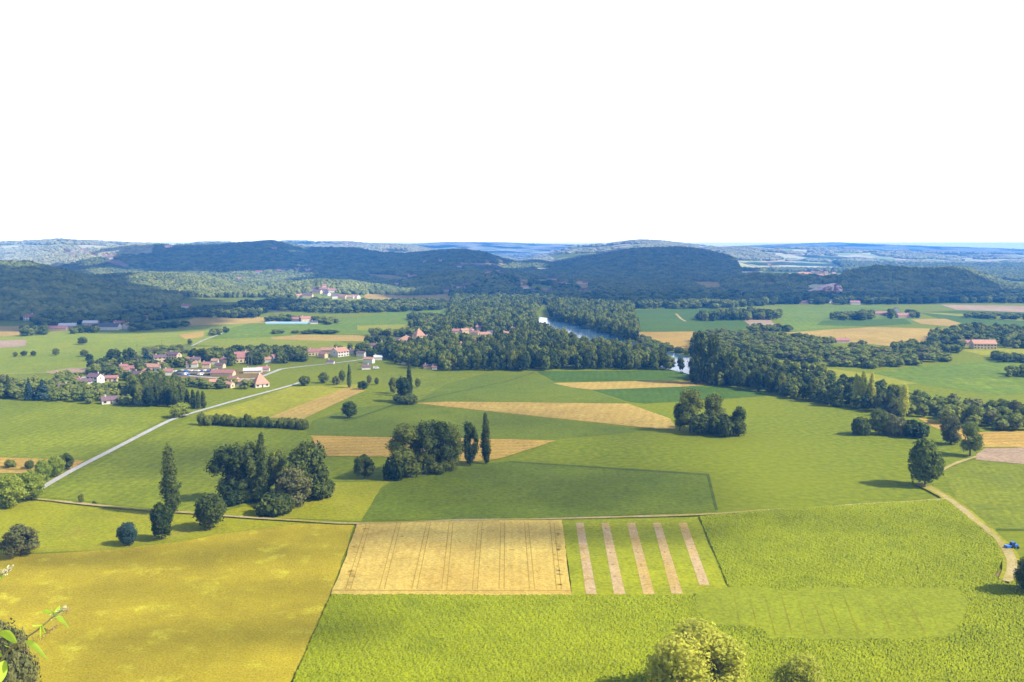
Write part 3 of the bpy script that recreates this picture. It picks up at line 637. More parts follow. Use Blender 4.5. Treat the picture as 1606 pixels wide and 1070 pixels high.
NT = 0
T_ = [
 ('poplar',268,810,702,34,'leaf_dark','tall narrow dark poplar standing alone beside the gravel track'),
 ('dense',254,851,791,38,'leaf_dark','dark egg-shaped dense tree in front of the tall narrow poplar'),
 ('dense',330,836,776,52,'leaf_dark','round dense dark tree beside the track, right of the egg-shaped one'),
 ('dense',201,859,821,34,'leaf_blue','small bluish green rounded tree at the edge of the golden meadow'),
 ('round',33,880,822,66,'leaf_olive','olive dry-looking bushy tree at the far left of the golden meadow'),
 ('tall',362,793,699,66,'leaf_dark','big dark tree at the left end of the clump beside the track'),
 ('tall',392,790,696,52,'leaf_dark','tall dark tree in the middle of the clump beside the track'),
 ('poplar',411,790,682,26,'leaf_dark','narrow poplar rising highest from the clump beside the track'),
 ('tall',433,778,708,50,'leaf','mid green tree between the narrow poplar and the big round dark tree'),
 ('bush',366,794,758,44,'leaf_dark','low shrub under the left trees of the clump beside the track'),
 ('bush',402,791,752,40,'leaf','low shrub under the middle of the clump beside the track'),
 ('bush',690,745,712,40,'leaf','undergrowth at the foot of the darkest tall tree in the central grove'),
 ('round',482,788,689,78,'leaf_dark','big round dark broadleaf tree at the right end of the clump beside the track'),
 ('round',462,800,733,66,'leaf_olive','olive green broadleaf in front of the big round dark tree'),
 ('bush',432,812,764,54,'leaf_dark','low dark bush at the front of the clump beside the track'),
 ('bush',500,786,745,46,'leaf_dark','low dark shrub at the right foot of the clump beside the track'),
 ('round',571,754,712,38,'leaf_dark','small round tree standing alone left of the central grove'),
 ('tall',636,753,662,68,'leaf','tall mid green tree at the left of the central grove'),
 ('bush',618,755,700,38,'leaf_dark','dark low growth at the left foot of the central grove'),
 ('tall',664,748,664,54,'leaf_dark','dark tall tree in the middle of the central grove'),
 ('tall',690,744,660,56,'leaf_dark','darkest tall tree of the central grove, in front of the orange wheat'),
 ('tall',709,740,664,40,'leaf','tall tree at the right side of the central grove'),
 ('tall',737,732,660,30,'leaf_dark','slim ragged tree between the central grove and the lone poplar'),
 ('poplar',762,729,650,19,'leaf_dark','slender lone poplar with a bare trunk in front of the orange wheat'),
 ('tall',633,632,591,30,'leaf_dark','dark tree beside the small poplar in the middle fields'),
 ('poplar',642,622,573,12,'leaf_dark','small narrow poplar rising from the clump in the middle fields'),
 ('bush',636,635,614,38,'leaf_dark','dark low bush at the foot of the clump in the middle fields'),
 ('round',616,618,592,14,'leaf','small tree left of the clump in the middle fields'),
 ('round',655,609,593,11,'leaf','little tree right of the small poplar in the middle fields'),
 ('round',548,658,629,30,'leaf','lone round tree in the green field beyond the hedge of small trees'),
 ('dense',478,606,590,20,'leaf','small round tree beside the road and the lime field'),
 ('round',283,657,631,36,'leaf_bright','bright green round tree overhanging the pale road'),
 ('round',569,612,597,19,'leaf_dark','dark small tree at the tip of the lime field'),
 ('round',508,602,584,20,'leaf','airy tree left in the row above the lime field'),
 ('round',527,605,589,15,'leaf_olive','brownish small tree in the row above the lime field'),
 ('round',537,600,580,13,'leaf','green small tree in the row above the lime field'),
 ('poplar',548,609,572,9,'leaf','thin tall tree in the row above the lime field'),
 ('round',579,603,588,10,'leaf_olive','tiny olive tree beyond the tip of the lime field'),
 ('round',591,604,592,9,'leaf','tiny green tree between two bare patches in the middle fields'),
 ('dense',1450,768,690,56,'leaf_mid','lone oval tree casting a long shadow beside the track junction'),
 ('round',1490,700,652,40,'leaf_olive','spreading tree left of a pair beside the bare pale field'),
 ('tall',1521,718,662,40,'leaf_mid','upright tree right of a pair beside the bare pale field'),
 ('tall',1082,680,611,44,'leaf','tall tree at the left of the grove in the big green field'),
 ('tall',1066,678,632,26,'leaf_dark','dark tree at the left foot of the grove in the big green field'),
 ('tall',1120,676,617,38,'leaf','second tall tree at the back of the grove in the big green field'),
 ('bush',1100,683,645,50,'leaf_dark','dark bushy tree at the front of the grove in the big green field'),
 ('bush',1136,686,646,46,'leaf_dark','dark low tree right of centre in the grove in the big green field'),
 ('tall',1158,686,636,30,'leaf','upright tree at the right end of the grove in the big green field'),
 ('bush',1352,684,643,32,'leaf','left tree of the short clump in front of the right riverside belt'),
 ('round',1378,684,640,38,'leaf','rounded tree in the middle of the short clump by the right riverside belt'),
 ('bush',1402,685,642,36,'leaf_olive','olive tinged tree of the short clump by the right riverside belt'),
 ('bush',1433,689,651,42,'leaf_dark','darkest tree of the short clump by the right riverside belt'),
 ('bush',1450,686,664,18,'leaf','small bush at the right foot of the short clump by the riverside belt'),
 ('poplar',1342,640,587,14,'leaf_gold','left of the bright slim poplars in the right riverside belt'),
 ('poplar',1353,641,583,15,'leaf_gold','tallest of the bright slim poplars in the right riverside belt'),
 ('poplar',1366,642,586,14,'leaf_gold','right of the bright slim poplars in the right riverside belt'),
 ('tall',1404,648,602,26,'leaf','grey green tall tree beside the bright one in the right riverside belt'),
 ('poplar',1417,655,604,20,'leaf_gold','bright pale green tree standing proud of the right riverside belt'),
 ('tall',1097,603,517,26,'leaf_dark','tall dark tree at the river bend, left edge of the right belt'),
 ('tall',1120,604,524,34,'leaf_dark','very tall tree with pale dead branches at the river bend'),
 ('tall',1146,606,549,34,'leaf','broad tall green tree at the river bend'),
 ('poplar',14,626,589,10,'leaf_dark','narrow dark cypress at the far left of the village'),
 ('cone',46,629,592,17,'leaf_blue','pointed dark conifer at the left of the village'),
 ('cone',67,629,594,24,'leaf_blue','broad dark conifer beside the pointed one at the left of the village'),
 ('poplar',188,622,601,9,'leaf_dark','little columnar tree beside the white house with the dark roof'),
 ('poplar',294,641,611,12,'leaf_dark','first of the narrow trees in the tight row by the road tree'),
 ('poplar',303,642,612,11,'leaf_dark','second of the narrow trees in the tight row by the road tree'),
 ('poplar',311,642,613,11,'leaf_dark','third of the narrow trees in the tight row by the road tree'),
 ('poplar',319,641,614,11,'leaf_dark','last of the narrow trees in the tight row by the road tree'),
 ('round',204,572,545,26,'leaf_dark','dark tree left of a pair above the village roofs'),
 ('dense',180,572,548,26,'leaf_dark','leftmost dark tree above the village roofs'),
 ('cone',231,576,549,22,'leaf_blue','big bluish cedar above the orange-roofed house'),
 ('round',283,577,560,28,'leaf_dark','dark round tree behind the farmyard of parked cars'),
 ('round',318,567,546,32,'leaf_dark','dark broad tree left of the mauve-roofed house'),
 ('round',372,562,541,34,'leaf_dark','dark broad tree behind the mauve-roofed house'),
 ('round',414,560,539,28,'leaf_dark','dark broad tree behind the small red-roofed house'),
 ('round',452,568,546,30,'leaf_dark','very dark tree right of the small red-roofed house'),
 ('tall',1092,575,540,16,'leaf_dark','dark tree by the water at the river bend'),
 ('round',130,541,528,18,'leaf','largest lone tree in the pale sage meadow'),
 ('round',88,558,546,13,'leaf','lone tree in the middle of the pale sage meadow'),
 ('round',133,560,548,17,'leaf','spreading lone tree above the cedar in the pale sage meadow'),
 ('round',140,567,555,15,'leaf_dark','dark lone tree nearest the village in the pale sage meadow'),
 ('round',24,560,552,9,'leaf','left of three small trees in the pale sage meadow'),
 ('round',38,559,550,12,'leaf','middle of three small trees in the pale sage meadow'),
 ('round',53,559,550,11,'leaf','right of three small trees in the pale sage meadow'),
 ('dense',380,499,487,24,'leaf_dark','round bush in front of the left wooded hill'),
 ('round',40,528,513,22,'leaf','round tree left beside the far barns'),
 ('round',68,526,511,18,'leaf','round tree between the far field and the far barns'),
 ('round',282,551,540,13,'leaf_olive','small olive tree beside the pale lane beyond the village'),
 ('round',298,541,532,10,'leaf','tiny tree on the pale lane beyond the village'),
 ('round',15,802,748,58,'leaf_bright','bright green bushy tree at the left edge beside the meadow'),
 ('round',50,790,738,54,'leaf_bright','bright green tree next to the end of the pale road'),
 ('bush',25,770,742,40,'leaf_bright','bright low tree behind the left edge bushes'),
 ('round',68,760,722,32,'leaf_bright','yellow green bush below the orange stubble strip'),
 ('round',88,750,716,34,'leaf_bright','largest yellow green bush beside the pale road'),
 ('round',104,738,710,26,'leaf','green tree touching the pale road beside the stubble strip'),
 ('bush',17,735,717,17,'leaf','left small bush on the orange stubble strip'),
 ('bush',46,736,719,15,'leaf','right small bush on the orange stubble strip'),
 ('round',128,791,774,11,'leaf','small tree on the gravel track in the left meadow'),
 ('bush',148,792,785,6,'leaf_dark','tiny bush on the gravel track in the left meadow'),
 ('round',1622,942,868,70,'leaf_dark','dark tree at the right edge throwing a long shadow on the maize'),
]
for (sh, px, b, t, wpx, mat, lab) in T_:
    tree_px(sh, px, b, t, wpx, mat, lab); NT += 1
# near crowns whose feet lie below the frame
def near_tree(sh, px, top, depth, W, mat, lab):
    global NT
    d = ray(px, top); x = d[0]*depth/d[1]; z = h1(x, depth); H = zat(px, top, depth)-z
    place_tree(sh, x, depth, z, W, H, mat, lab); NT += 1
near_tree('round', 1098, 976, 205, 28, 'leaf_gold', 'large yellow green treetop rising from the bottom edge over the maize')
near_tree('round', 1256, 1028, 200, 15, 'leaf_gold', 'small treetop just showing at the bottom edge right of the large one')
near_tree('round', 4, 984, 190, 15, 'leaf_olive', 'dull olive treetop at the bottom left behind the flowering twig')
# row of small trees by the lime field
for k in range(15):
    px = 318+k*11.2+rnd.uniform(-1.5, 1.5)
    tree_px('bush', px, 668+6*k/14+rnd.uniform(-1, 1), 645+9*k/14+rnd.uniform(-2, 3), 17, 'leaf', 'small green tree in the straight hedge-like row below the lime field', 'hedge row of small trees'); NT += 1

# ------------------------------------------------------------------ buildings
HOUSES = []
def house(name, label, px, v, wd, dp, h, rz, roof, wall, rh=None, hip=0.0, det=2, group=None, cat='house', chim=True, at=None):
    """wd along the ridge, dp across, h eaves height; rz = ridge turn from facing the camera"""
    p = at or hit(px, v)
    if p is None: return
    x, y, z = p; HOUSES.append((px, v, wd/y*F/2))
    y += dp/2
    if y < 1300 and wd < 20: wd *= .86; dp *= .88
    r = empty(name, (x, y, z), rz); tag(r, label, cat, group)
    rh = rh or dp*.32; a, b = wd/2, dp/2
    m = MB(); V = [(-a,-b,-1),(a,-b,-1),(a,b,-1),(-a,b,-1),(-a,-b,h),(a,-b,h),(a,b,h),(-a,b,h),(-a*(1-hip),0,h+rh-.12),(a*(1-hip),0,h+rh-.12)]
    m.v = V; m.f = [(0,1,5,4),(1,2,6,5),(2,3,7,6),(3,0,4,7)]; m.m = [0]*4
    if hip == 0: m.f += [(5,6,9),(7,4,8)]; m.m += [0, 0]
    m.build('wall', wall, r)
    e = .45; t = .22; m = MB(); hx = a+(e if hip == 0 else e); rx = hx-(hip*a if hip else 0); zz = h-e*rh/b
    for dz in (0, t):
        m.v += [(-hx,-b-e,zz+dz),(hx,-b-e,zz+dz),(hx,b+e,zz+dz),(-hx,b+e,zz+dz),(-rx,0,h+rh+dz),(rx,0,h+rh+dz)]
    m.f = [(6,7,11,10),(8,9,10,11),(0,4,5,1),(2,5,4,3),(0,1,7,6),(2,3,9,8),(1,5,11,7),(5,2,8,11),(3,4,10,9),(4,0,6,10)]
    m.f += [(7,8,11),(9,6,10)] if hip else []
    m.m = [0]*len(m.f)
    rf = m.build('roof', roof, r)
    if chim and det > 0:
        m = MB(); cx_ = rnd.choice((-1, 1))*a*.55*(1-hip); m.box(cx_-.45, cx_+.45, -.35, .35, h+rh*.5, h+rh+1.1); m.box(cx_-.55, cx_+.55, -.45, .45, h+rh+1.1, h+rh+1.3)
        m.build('chimney', wall, rf)
    if det > 1:
        nfl = 2 if h > 4.4 else 1; nw = max(2, int(wd/3.2))
        for fl in range(nfl):
            for k in range(nw):
                cx_ = -a+wd*(k+.5)/nw
                if fl == 0 and k == nw//2:
                    m = MB(); m.box(cx_-.55, cx_+.55, -b-.06, -b+.05, 0, 2.2); m.build('door', M['doorwood'], r); continue
                z0 = .9+fl*2.8
                m = MB(); m.box(cx_-.5, cx_+.5, -b-.05, -b+.05, z0, z0+1.3); wn = m.build('window', M['glass'], r)
                
                for q_ in (-.95, .55): m = MB(); m.box(cx_+q_, cx_+q_+.4, -b-.08, -b+.02, z0-.05, z0+1.35); m.build('shutter', M['doorwood'], wn)
        for s in (-1, 1):
            m = MB(); m.box(s*a-.05, s*a+.05, -.5, .5, .9, 2.3) if nfl == 1 else m.box(s*a-.05, s*a+.05, -.5, .5, 3.6, 4.9); m.build('window', M['glass'], r)
    return r
W_, CR, ST = M['wall_white'], M['wall_cream'], M['wall_stone']
RR_, RO, RB, RS, RP = M['roof_red'], M['roof_orange'], M['roof_brown'], M['roof_slate'], M['roof_pale']
HL = [
 ('house','white two-storey house with a dark mauve roof beside the white drive',146,602,13,9,5.4,-.35,RB,W_,2),
 ('barn','long low red-roofed annex joined to the white drive',168,599,17,6,3.2,.15,RR_,CR,2),
 ('house','white bungalow with a dark roof at the edge of the left green field',170,634,14,8,2.8,.5,RB,W_,2),
 ('house','small house with a red roof half hidden in village trees',208,583,12,7,3,.1,RR_,CR,2),
 ('house','large house with an orange roof and a white gable in the village',238,583,18,9,4,-.1,RO,W_,2),
 ('house','cream house with a mauve roof behind the bluish cedar',248,569,13,8,5,.5,RB,CR,2),
 ('house','wide cream house with a mauve roof at the top of the village',270,564,15,9,4.6,-.3,RB,CR,2),
 ('house','small cream house with a brown roof beside dark trees above the parked cars',306,569,9,6,3.4,.2,RB,CR,2),
 ('house','cream house with a tall mauve roof behind the meadow posts',377,569,16,10,4.6,.5,RR_,CR,2),
 ('house','house with a steep orange pyramid roof beside the road',405,608,13,12,3,.6,RO,W_,2),
 ('barn','long red-roofed shed at the farmyard of parked cars',348,590,20,7,2.8,-.12,RR_,CR,1),
 ('shed','pale-roofed shed at the right of the farmyard',395,586,18,7,2.6,.15,RP,CR,1),
 ('house','small cream cottage below the farmyard hedge',334,604,8,6,2.6,.3,RO,CR,2),
 ('house','small yellow house below the farmyard hedge',358,609,8,6,3.2,-.4,RO,CR,2),
 ('house','small house with a red roof and white gable right of the dark trees',430,566,9,7,4,.8,RR_,W_,2),
 ('house','mauve-roofed house left of the big gabled white house',491,558,15,9,4,.4,RR_,CR,2),
 ('barn','long barn with a bright orange roof joined to the gabled white house',513,556,16,8,4.4,0,RO,CR,1),
 ('house','big white house with several pinkish gables beside the upper road',531,560,17,13,5.2,.9,RO,W_,2),
 ('shed','low white shed beside the upper road',518,571,8,4,2.4,-.1,RB,W_,1),
 ('shed','white building at the end of the upper road by the riverside wood',592,565,9,6,2.8,.2,RP,W_,1),
 ('house','small low house behind trees beside the upper road',573,580,9,6,2.4,.3,RB,W_,1),
 ('house','house with a steep orange roof beyond the upper road, left of tall conifers',656,533,14,13,5,.6,RO,CR,2),
 ('house','low white house with a red roof beside the steep orange roof',637,538,20,8,3.6,.2,RO,W_,2),
 ('house','mauve-roofed farmhouse by dark trees left of the riverside hamlet',586,546,12,7,3,.2,RB,CR,1),
 ('house','small house with a white wall half hidden beyond the upper road',601,543,8,6,3,.4,RB,W_,1),
 ('house','tiny white hut with a red roof at the foot of the riverside wood',633,572,5,4,2.6,.2,RO,W_,1),
 ('shed','dark-roofed shed at the foot of the riverside wood',670,579,8,5,2.6,0,RB,CR,1),
 ('shed','small red-roofed shed at the foot of the riverside wood',681,580,5,4,2.4,0,RR_,W_,1),
 ('house','leftmost house of the riverside hamlet with a mauve roof',716,524,16,8,4,.1,RR_,CR,1),
 ('house','pale house in the middle of the left group of the riverside hamlet',728,524,11,8,4.4,.5,RO,CR,1),
 ('house','right house of the left group of the riverside hamlet',736,523,11,8,4,-.3,RR_,W_,1),
 ('house','large red-roofed house in the riverside hamlet',760,531,15,9,5,.2,RO,CR,1),
 ('house','grey-roofed house in the riverside hamlet',772,527,13,8,4,.3,RS,W_,1),
 ('house','red-roofed house behind the grey-roofed one in the riverside hamlet',780,521,13,8,4.5,-.3,RR_,CR,1),
 ('house','small red-roofed house in front of the grey-roofed one',788,527,9,7,3.4,.5,RO,CR,1),
 ('house','rightmost mauve-roofed house of the riverside hamlet',806,521,12,8,4,.6,RR_,CR,1),
 ('house','lone white house deep in the riverside wood',722,544,8,6,4,.3,RO,W_,1),
 ('house','white farmhouse with a pink hipped roof under the left wooded hill',45,503,16,11,5.5,.2,RR_,W_,2),
 ('barn','long mauve-roofed barn left of the far farm',88,519,24,9,3.5,.1,RR_,ST,1),
 ('barn','pale-roofed barn beside the long mauve barn',104,515,22,9,3.5,.15,RP,ST,1),
 ('barn','grey-roofed barn in the middle of the far farm',140,511,20,9,3.8,.05,RP,ST,1),
 ('barn','large white-walled barn with a grey roof at the far farm',168,518,28,14,4.5,.0,RS,W_,1),
 ('barn','red-roofed barn right of the white-walled barn',184,514,16,12,5,.3,RR_,CR,1),
 ('house','white gabled farmhouse at the right end of the far farm',197,517,12,10,5,1.2,RR_,W_,1),
 ('house','cream house with a pale roof on the stubble above the far farm',230,502,16,9,3.8,.1,RR_,CR,1),
 ('house','house with a red roof set in the left hillside wood',291,484,16,9,4.5,.2,RR_,W_,1),
 ('house','small pale house in the left hillside wood',196,491,8,6,4,.2,RO,W_,0),
 ('house','mauve-roofed farmhouse behind the blue polytunnel',478,505,15,9,4.5,.5,RR_,CR,1),
 ('house','pink-roofed farmhouse above the blue polytunnel',463,505,12,8,4,-.2,RR_,ST,1),
 ('shed','small white-walled shed right of the blue polytunnel',492,509,12,6,3,.2,RS,W_,1),
 ('barn','wide pink-roofed farmhouse with arched doors on the right',1546,548,24,12,6,-.1,RO,CR,2),
 ('barn','low mauve-roofed wing of the right farmhouse',1520,543,22,8,4,-.05,RR_,ST,1),
 ('house','small white gabled house in front of the big tan field',1306,538,7,8,4.6,1.4,RS,W_,1),
 ('barn','low red-roofed barn beside the small white gabled house',1322,538,18,7,3,.1,RR_,ST,1),
 ('house','white house with a steep roof in trees beyond the tan field',1407,492,11,10,6.5,1.3,RS,W_,1),
 ('barn','red-roofed barn beside the trees beyond the tan field',1419,499,22,10,4,.1,RR_,ST,1),
 ('barn','long dark-roofed building left of the steep white house',1382,495,28,9,3,.05,RR_,ST,1),
 ('house','white house at the foot of the right cliffs',1304,476,11,8,5,.2,RS,W_,0),
 ('barn','long low red-roofed building at the foot of the right cliffs',1262,477,28,9,3.5,.0,RR_,CR,0),
 ('house','pale house right of the cliffs beside the far meadow',1342,478,18,9,4.5,-.1,RR_,W_,0),
 ('house','white cottage by the wood left of the cliffs',1162,464,12,9,6,.2,RO,W_,0),
 ('house','small white cottage above the far meadow',1182,462,6,6,4,.2,RS,W_,0),
 ('house','small white cottage with a red roof left of the bluish cedar',192,580,8,6,3,.4,RR_,W_,1),
 ('house','small cream house with a brown roof below the orange-roofed house',214,592,9,7,3,-.3,RB,CR,1),
 ('house','white house with a red roof just left of the farmyard',262,589,9,7,3.4,.2,RR_,W_,1),
 ('house','narrow cream house squeezed behind the parked cars',322,578,8,6,4,.1,RR_,CR,1),
 ('shed','red-roofed shed at the far end of the farmyard',412,583,12,6,2.6,.1,RR_,W_,1),
 ('house','cream house with a red roof between dark trees behind the farmyard',352,570,9,6,3.6,-.4,RR_,CR,1),
 ('house','small white house with an orange roof left of the small red-roofed house',418,569,8,6,3.2,.3,RO,W_,1),
 ('house','low cream house with a red roof under dark trees by the upper road',456,562,10,6,3,.2,RR_,CR,1),
 ('house','small white house with a mauve roof beyond the gabled white house',552,556,9,6,3.2,-.2,RB,W_,1),
 ('house','little white cottage among the garden trees at the left of the village',97,612,8,6,3,.3,RB,W_,1),
 ('house','cream cottage with a red roof at the left end of the village',118,602,9,6,3,-.3,RR_,CR,1),
 ('shed','tiny pale shed between the two dark conifers',56,626,6,4,2.4,.2,RP,W_,1),
 ('house','small red-roofed house right of the low white house with the red roof',672,534,9,7,3.6,.4,RR_,W_,1),
 ('house','pale house with a red roof high in the riverside wood',747,539,9,7,4,-.2,RR_,CR,1),
 ('house','pale house at the top of the riverside hamlet',752,519,12,8,4.5,.3,RR_,W_,1),
 ('house','red-roofed house between the two groups of the riverside hamlet',746,527,11,8,4,-.4,RR_,CR,1),
 ('house','small cream house with an orange roof at the right of the riverside hamlet',797,528,10,7,4,.2,RO,CR,1),
]
for (nm, lab, px, v, wd, dp, h, rz, rf, wl, det) in HL:
    hip = .9 if 'pyramid' in lab or 'steep orange' in lab else (.4 if 'hipped' in lab else 0)
    house(nm, lab, px, v, wd, dp, h, rz, rf, wl, det=det, hip=hip, rh=dp*.55 if hip > .5 or 'tall mauve' in lab else None, cat=nm)
# far hamlets: too small for more than walls and roof
def hamlet(pts, label, group, roofs, size=12, eh=(4, 7), hidden=False):
    n0 = len(HOUSES)
    for (px, v) in pts:
        house('house', label, px, v, size*rnd.uniform(.8, 1.5), size*.7, rnd.uniform(*eh), rnd.uniform(-.6, .6), rnd.choice(roofs), rnd.choice((W_, W_, CR)), det=0, group=group)
    if hidden: del HOUSES[n0:]            # trees may stand right in front of these
hamlet([(132,606),(155,586),(172,581),(222,574),(229,589),(258,577),(292,569),(300,577),(336,572),(344,578),(366,601),(380,606),(392,565),(404,570),(443,563),(466,566),(506,562),(566,560),(578,570),(196,586),(618,545),(626,538),(690,528),(700,534)],
       'little pale house with a tiled roof half hidden among the village trees', 'little houses among the village trees', (RR_, RB, RO), 8, (2.8, 4.2), True)
hamlet([(470,468),(482,468),(497,462),(508,458),(520,459),(512,466),(525,470),(536,470),(548,470),(557,470),(491,457)],
       'pale stone house in the sunlit hamlet on the low knoll', 'houses of the sunlit knoll hamlet', (RO, RR_, RB), 15)
house('tower', 'square pale tower of the sunlit hamlet on the low knoll', 508, 457, 9, 8, 13, .3, RR_, CR, det=0, cat='tower')
hamlet([(800,442),(812,447),(835,446),(848,446),(866,440),(872,440),(877,448),(884,448),(838,459),(852,459),(863,459),(909,447),(916,447),(912,459),(920,458),(822,455)],
       'far red-roofed house in the clearings left of the big dark hill', 'houses in the far central clearings', (RR_, RO, RB), 17)
hamlet([(622,448),(640,434),(646,436),(652,434),(700,458),(712,452),(722,454),(735,450),(742,451),(754,448),(763,432),(768,430),(784,431),(790,430),(720,420),(690,411),(668,412),(778,426)],
       'far red-roofed house scattered in the central wooded valley', 'houses in the far wooded valley', (RR_, RO, RB), 18)
hamlet([(435,427),(446,426),(466,425),(480,425),(488,424),(405,430),(430,391),(428,391),(375,439)],
       'far house in the dark wooded slope behind the sunlit knoll', 'houses on the far dark slope', (RR_, RO), 20)
hamlet([(105,395),(112,400),(120,397),(127,393),(133,396),(118,406),(143,401),(150,403),(163,403),(170,404),(176,404),(270,388),(262,389),(240,383)],
       'tiny pale house in the sunlit far left village', 'houses of the far left hill village', (RO, RR_), 24)
hamlet([(1258,432),(1266,433),(1275,428),(1283,430),(1290,427),(1296,430),(1303,426),(1308,430),(1264,426),(1287,434),(1298,434),(1184,430),(1176,431),(1206,416),(1212,419),(1405,414),(1412,417)],
       'far pale house in the village above the right cliffs', 'houses of the cliff-top village', (RO, RR_), 17)
hamlet([(866,394),(880,392),(892,388),(905,386),(915,385),(925,385),(935,384),(955,384),(870,397),(900,383),(945,385),(1100,389),(1105,389),(540,385),(548,384),(555,385),(495,381),(610,387),(1220,391)],
       'tiny white house strung along the farthest sunlit ridge', 'houses along the farthest ridge', (RO, RP), 30)

# polytunnel
def polytunnel():
    x, y, z = hit(450, 509); r = empty('polytunnel', (x, y+4, z), .02)
    tag(r, 'long low blue polytunnel in front of the mauve-roofed farmhouse', 'polytunnel')
    m = MB(); n = 10; Lh = 31
    for k in range(n):
        a0, a1 = math.pi*k/n, math.pi*(k+1)/n
        m.poly([(-Lh, 3.6*math.cos(a0), 3.2*math.sin(a0)), (-Lh, 3.6*math.cos(a1), 3.2*math.sin(a1)), (Lh, 3.6*math.cos(a1), 3.2*math.sin(a1)), (Lh, 3.6*math.cos(a0), 3.2*math.sin(a0))])
    m.build('cover', M['plastic'], r)
    m = MB()
    for s in (-1, 1): m.poly([(s*(Lh-.05), 3.6*math.cos(math.pi*k/n), 3.2*math.sin(math.pi*k/n)) for k in range(n+1)])
    m.build('end_panel', M['plastic'], r)
polytunnel()

# vehicles
def car_proto(name, label, mat, cat='car', van=False):
    r = empty(name, (0, 0, 0)); tag(r, label, cat, 'cars parked in the village farmyard')
    m = MB(); l, wd = (2.2, .9) if not van else (2.7, 1.0); top = 1.42 if not van else 2.3
    prof = [(-l,.35),(-l,.85),(-l*.82,.92),(-l*.55,top),(l*.35,top),(l*.62,.95),(l*.97,.85),(l,.55),(l,.35)] if not van else [(-l,.35),(-l,top-.1),(-l*.9,top),(l*.45,top),(l*.72,1.25),(l*.98,1.05),(l,.5),(l,.35)]
    n = len(prof)
    for s in (-1, 1):
        for x_, z_ in prof: m.v.append((x_, s*wd*(1 if z_ < 1 else .86), z_))
    for k in range(n): m.f.append((k, (k+1) % n, n+(k+1) % n, n+k)); m.m.append(0)
    m.f += [tuple(range(n))[::-1], tuple(range(n, 2*n))]; m.m += [0, 0]
    b = m.build('body', M[mat], r)
    m = MB()
    for s in (-1, 1): m.box(-l*.5, l*.36, s*wd*.9-.02 if s > 0 else -wd*.9-.03, s*wd*.9+.03 if s > 0 else -wd*.9+.02, top*.68, top*.92)
    m.build('side_window', M['glass'], r)
    for sx in (-1, 1):
        for s in (-1, 1):
            m = MB(); m.tube([(sx*l*.62, s*wd*.98-.1, .33), (sx*l*.62, s*wd*.98+.1, .33)], [.33, .33], 12); m.build('wheel', M['tyre'], r)
    return r
def copy_tree(o, parent=None):
    c = o.copy(); C.objects.link(c); c.parent = parent
    for ch in list(o.children): copy_tree(ch, c)
    return c
CP = {}
CLAB = dict(car_white='white car in the rows parked at the village farmyard', car_silver='silver car in the rows parked at the village farmyard', car_blue='blue car in the rows parked at the village farmyard', car_dark='dark car in the rows parked at the village farmyard', car_red='red car in the rows parked at the village farmyard')
def car_at(px, v, rz, mat, van=False, label=None, group=True):
    x, y, z = hit(px, v); key = (mat, van)
    if key not in CP:
        r = CP[key] = car_proto('parked_van' if van else 'parked_car', CLAB[mat].replace('car', 'van', 1) if van else CLAB[mat], mat, 'van' if van else 'car', van)
    else: r = copy_tree(CP[key])
    r.location = (x, y, .25); r.rotation_euler = (0, 0, rz)
    if label: r['label'] = label
    if not group and 'group' in r: del r['group']
    return r
for k in range(26):
    px = 276+(k % 13)*5.2+rnd.uniform(-1, 1); v = (583 if k < 13 else 588.5)+rnd.uniform(-.7, .7)
    car_at(px, v, rnd.uniform(-.3, .3)+1.2, rnd.choice(['car_white', 'car_silver', 'car_silver', 'car_blue', 'car_white', 'car_dark']), van=rnd.random() < .22)
car_at(180, 601, .3, 'car_dark', label='dark car parked on the white drive by the long annex', group=False)
car_at(130, 608, .3, 'car_blue', label='blue car parked at the near end of the white drive', group=False)
car_at(590, 579, .1, 'car_white', van=True, label='white van parked below the end of the upper road', group=False)
# small blue tractor beside the track
def tractor():
    x, y, z = hit(1589, 861); r = empty('tractor', (x, y, z+.1), .25)
    tag(r, 'small bright blue tractor parked beside the track at the right edge', 'tractor'); bm_ = M['car_blue']
    m = MB(); m.box(.1, 1.9, -.45, .45, .75, 1.5); m.box(1.75, 1.98, -.35, .35, .6, 1.3); m.box(-1.0, .2, -.6, .6, .6, 1.25); m.build('body', bm_, r)
    m = MB(); m.box(-1.0, .15, -.7, .7, 2.45, 2.6)
    for a_ in (-.95, .1):
        for b_ in (-.64, .64): m.box(a_-.05, a_+.05, b_-.05, b_+.05, 1.25, 2.45)
    cb = m.build('cab', bm_, r)
    m = MB(); m.box(-.9, .04, -.6, .6, 1.3, 2.4); m.build('glass', M['glass'], cb)
    for (a_, b_, q) in ((-.75, .85, .8), (-.75, -.85, .8), (1.4, .7, .5), (1.4, -.7, .5)):
        m = MB(); m.tube([(a_, b_-.2, q), (a_, b_+.2, q)], [q, q], 16); m.build('wheel', M['tyre'], r)
    m = MB(); m.box(-3.4, -1.3, -.8, .8, .8, 1.5); m.box(-1.4, -1.0, -.06, .06, .7, .82); m.build('rear_box', bm_, r)
    m = MB(); m.tube([(1.2, .3, 1.5), (1.2, .3, 2.2)], [.05, .05], 6); m.build('exhaust', M['tyre'], r)
tractor()
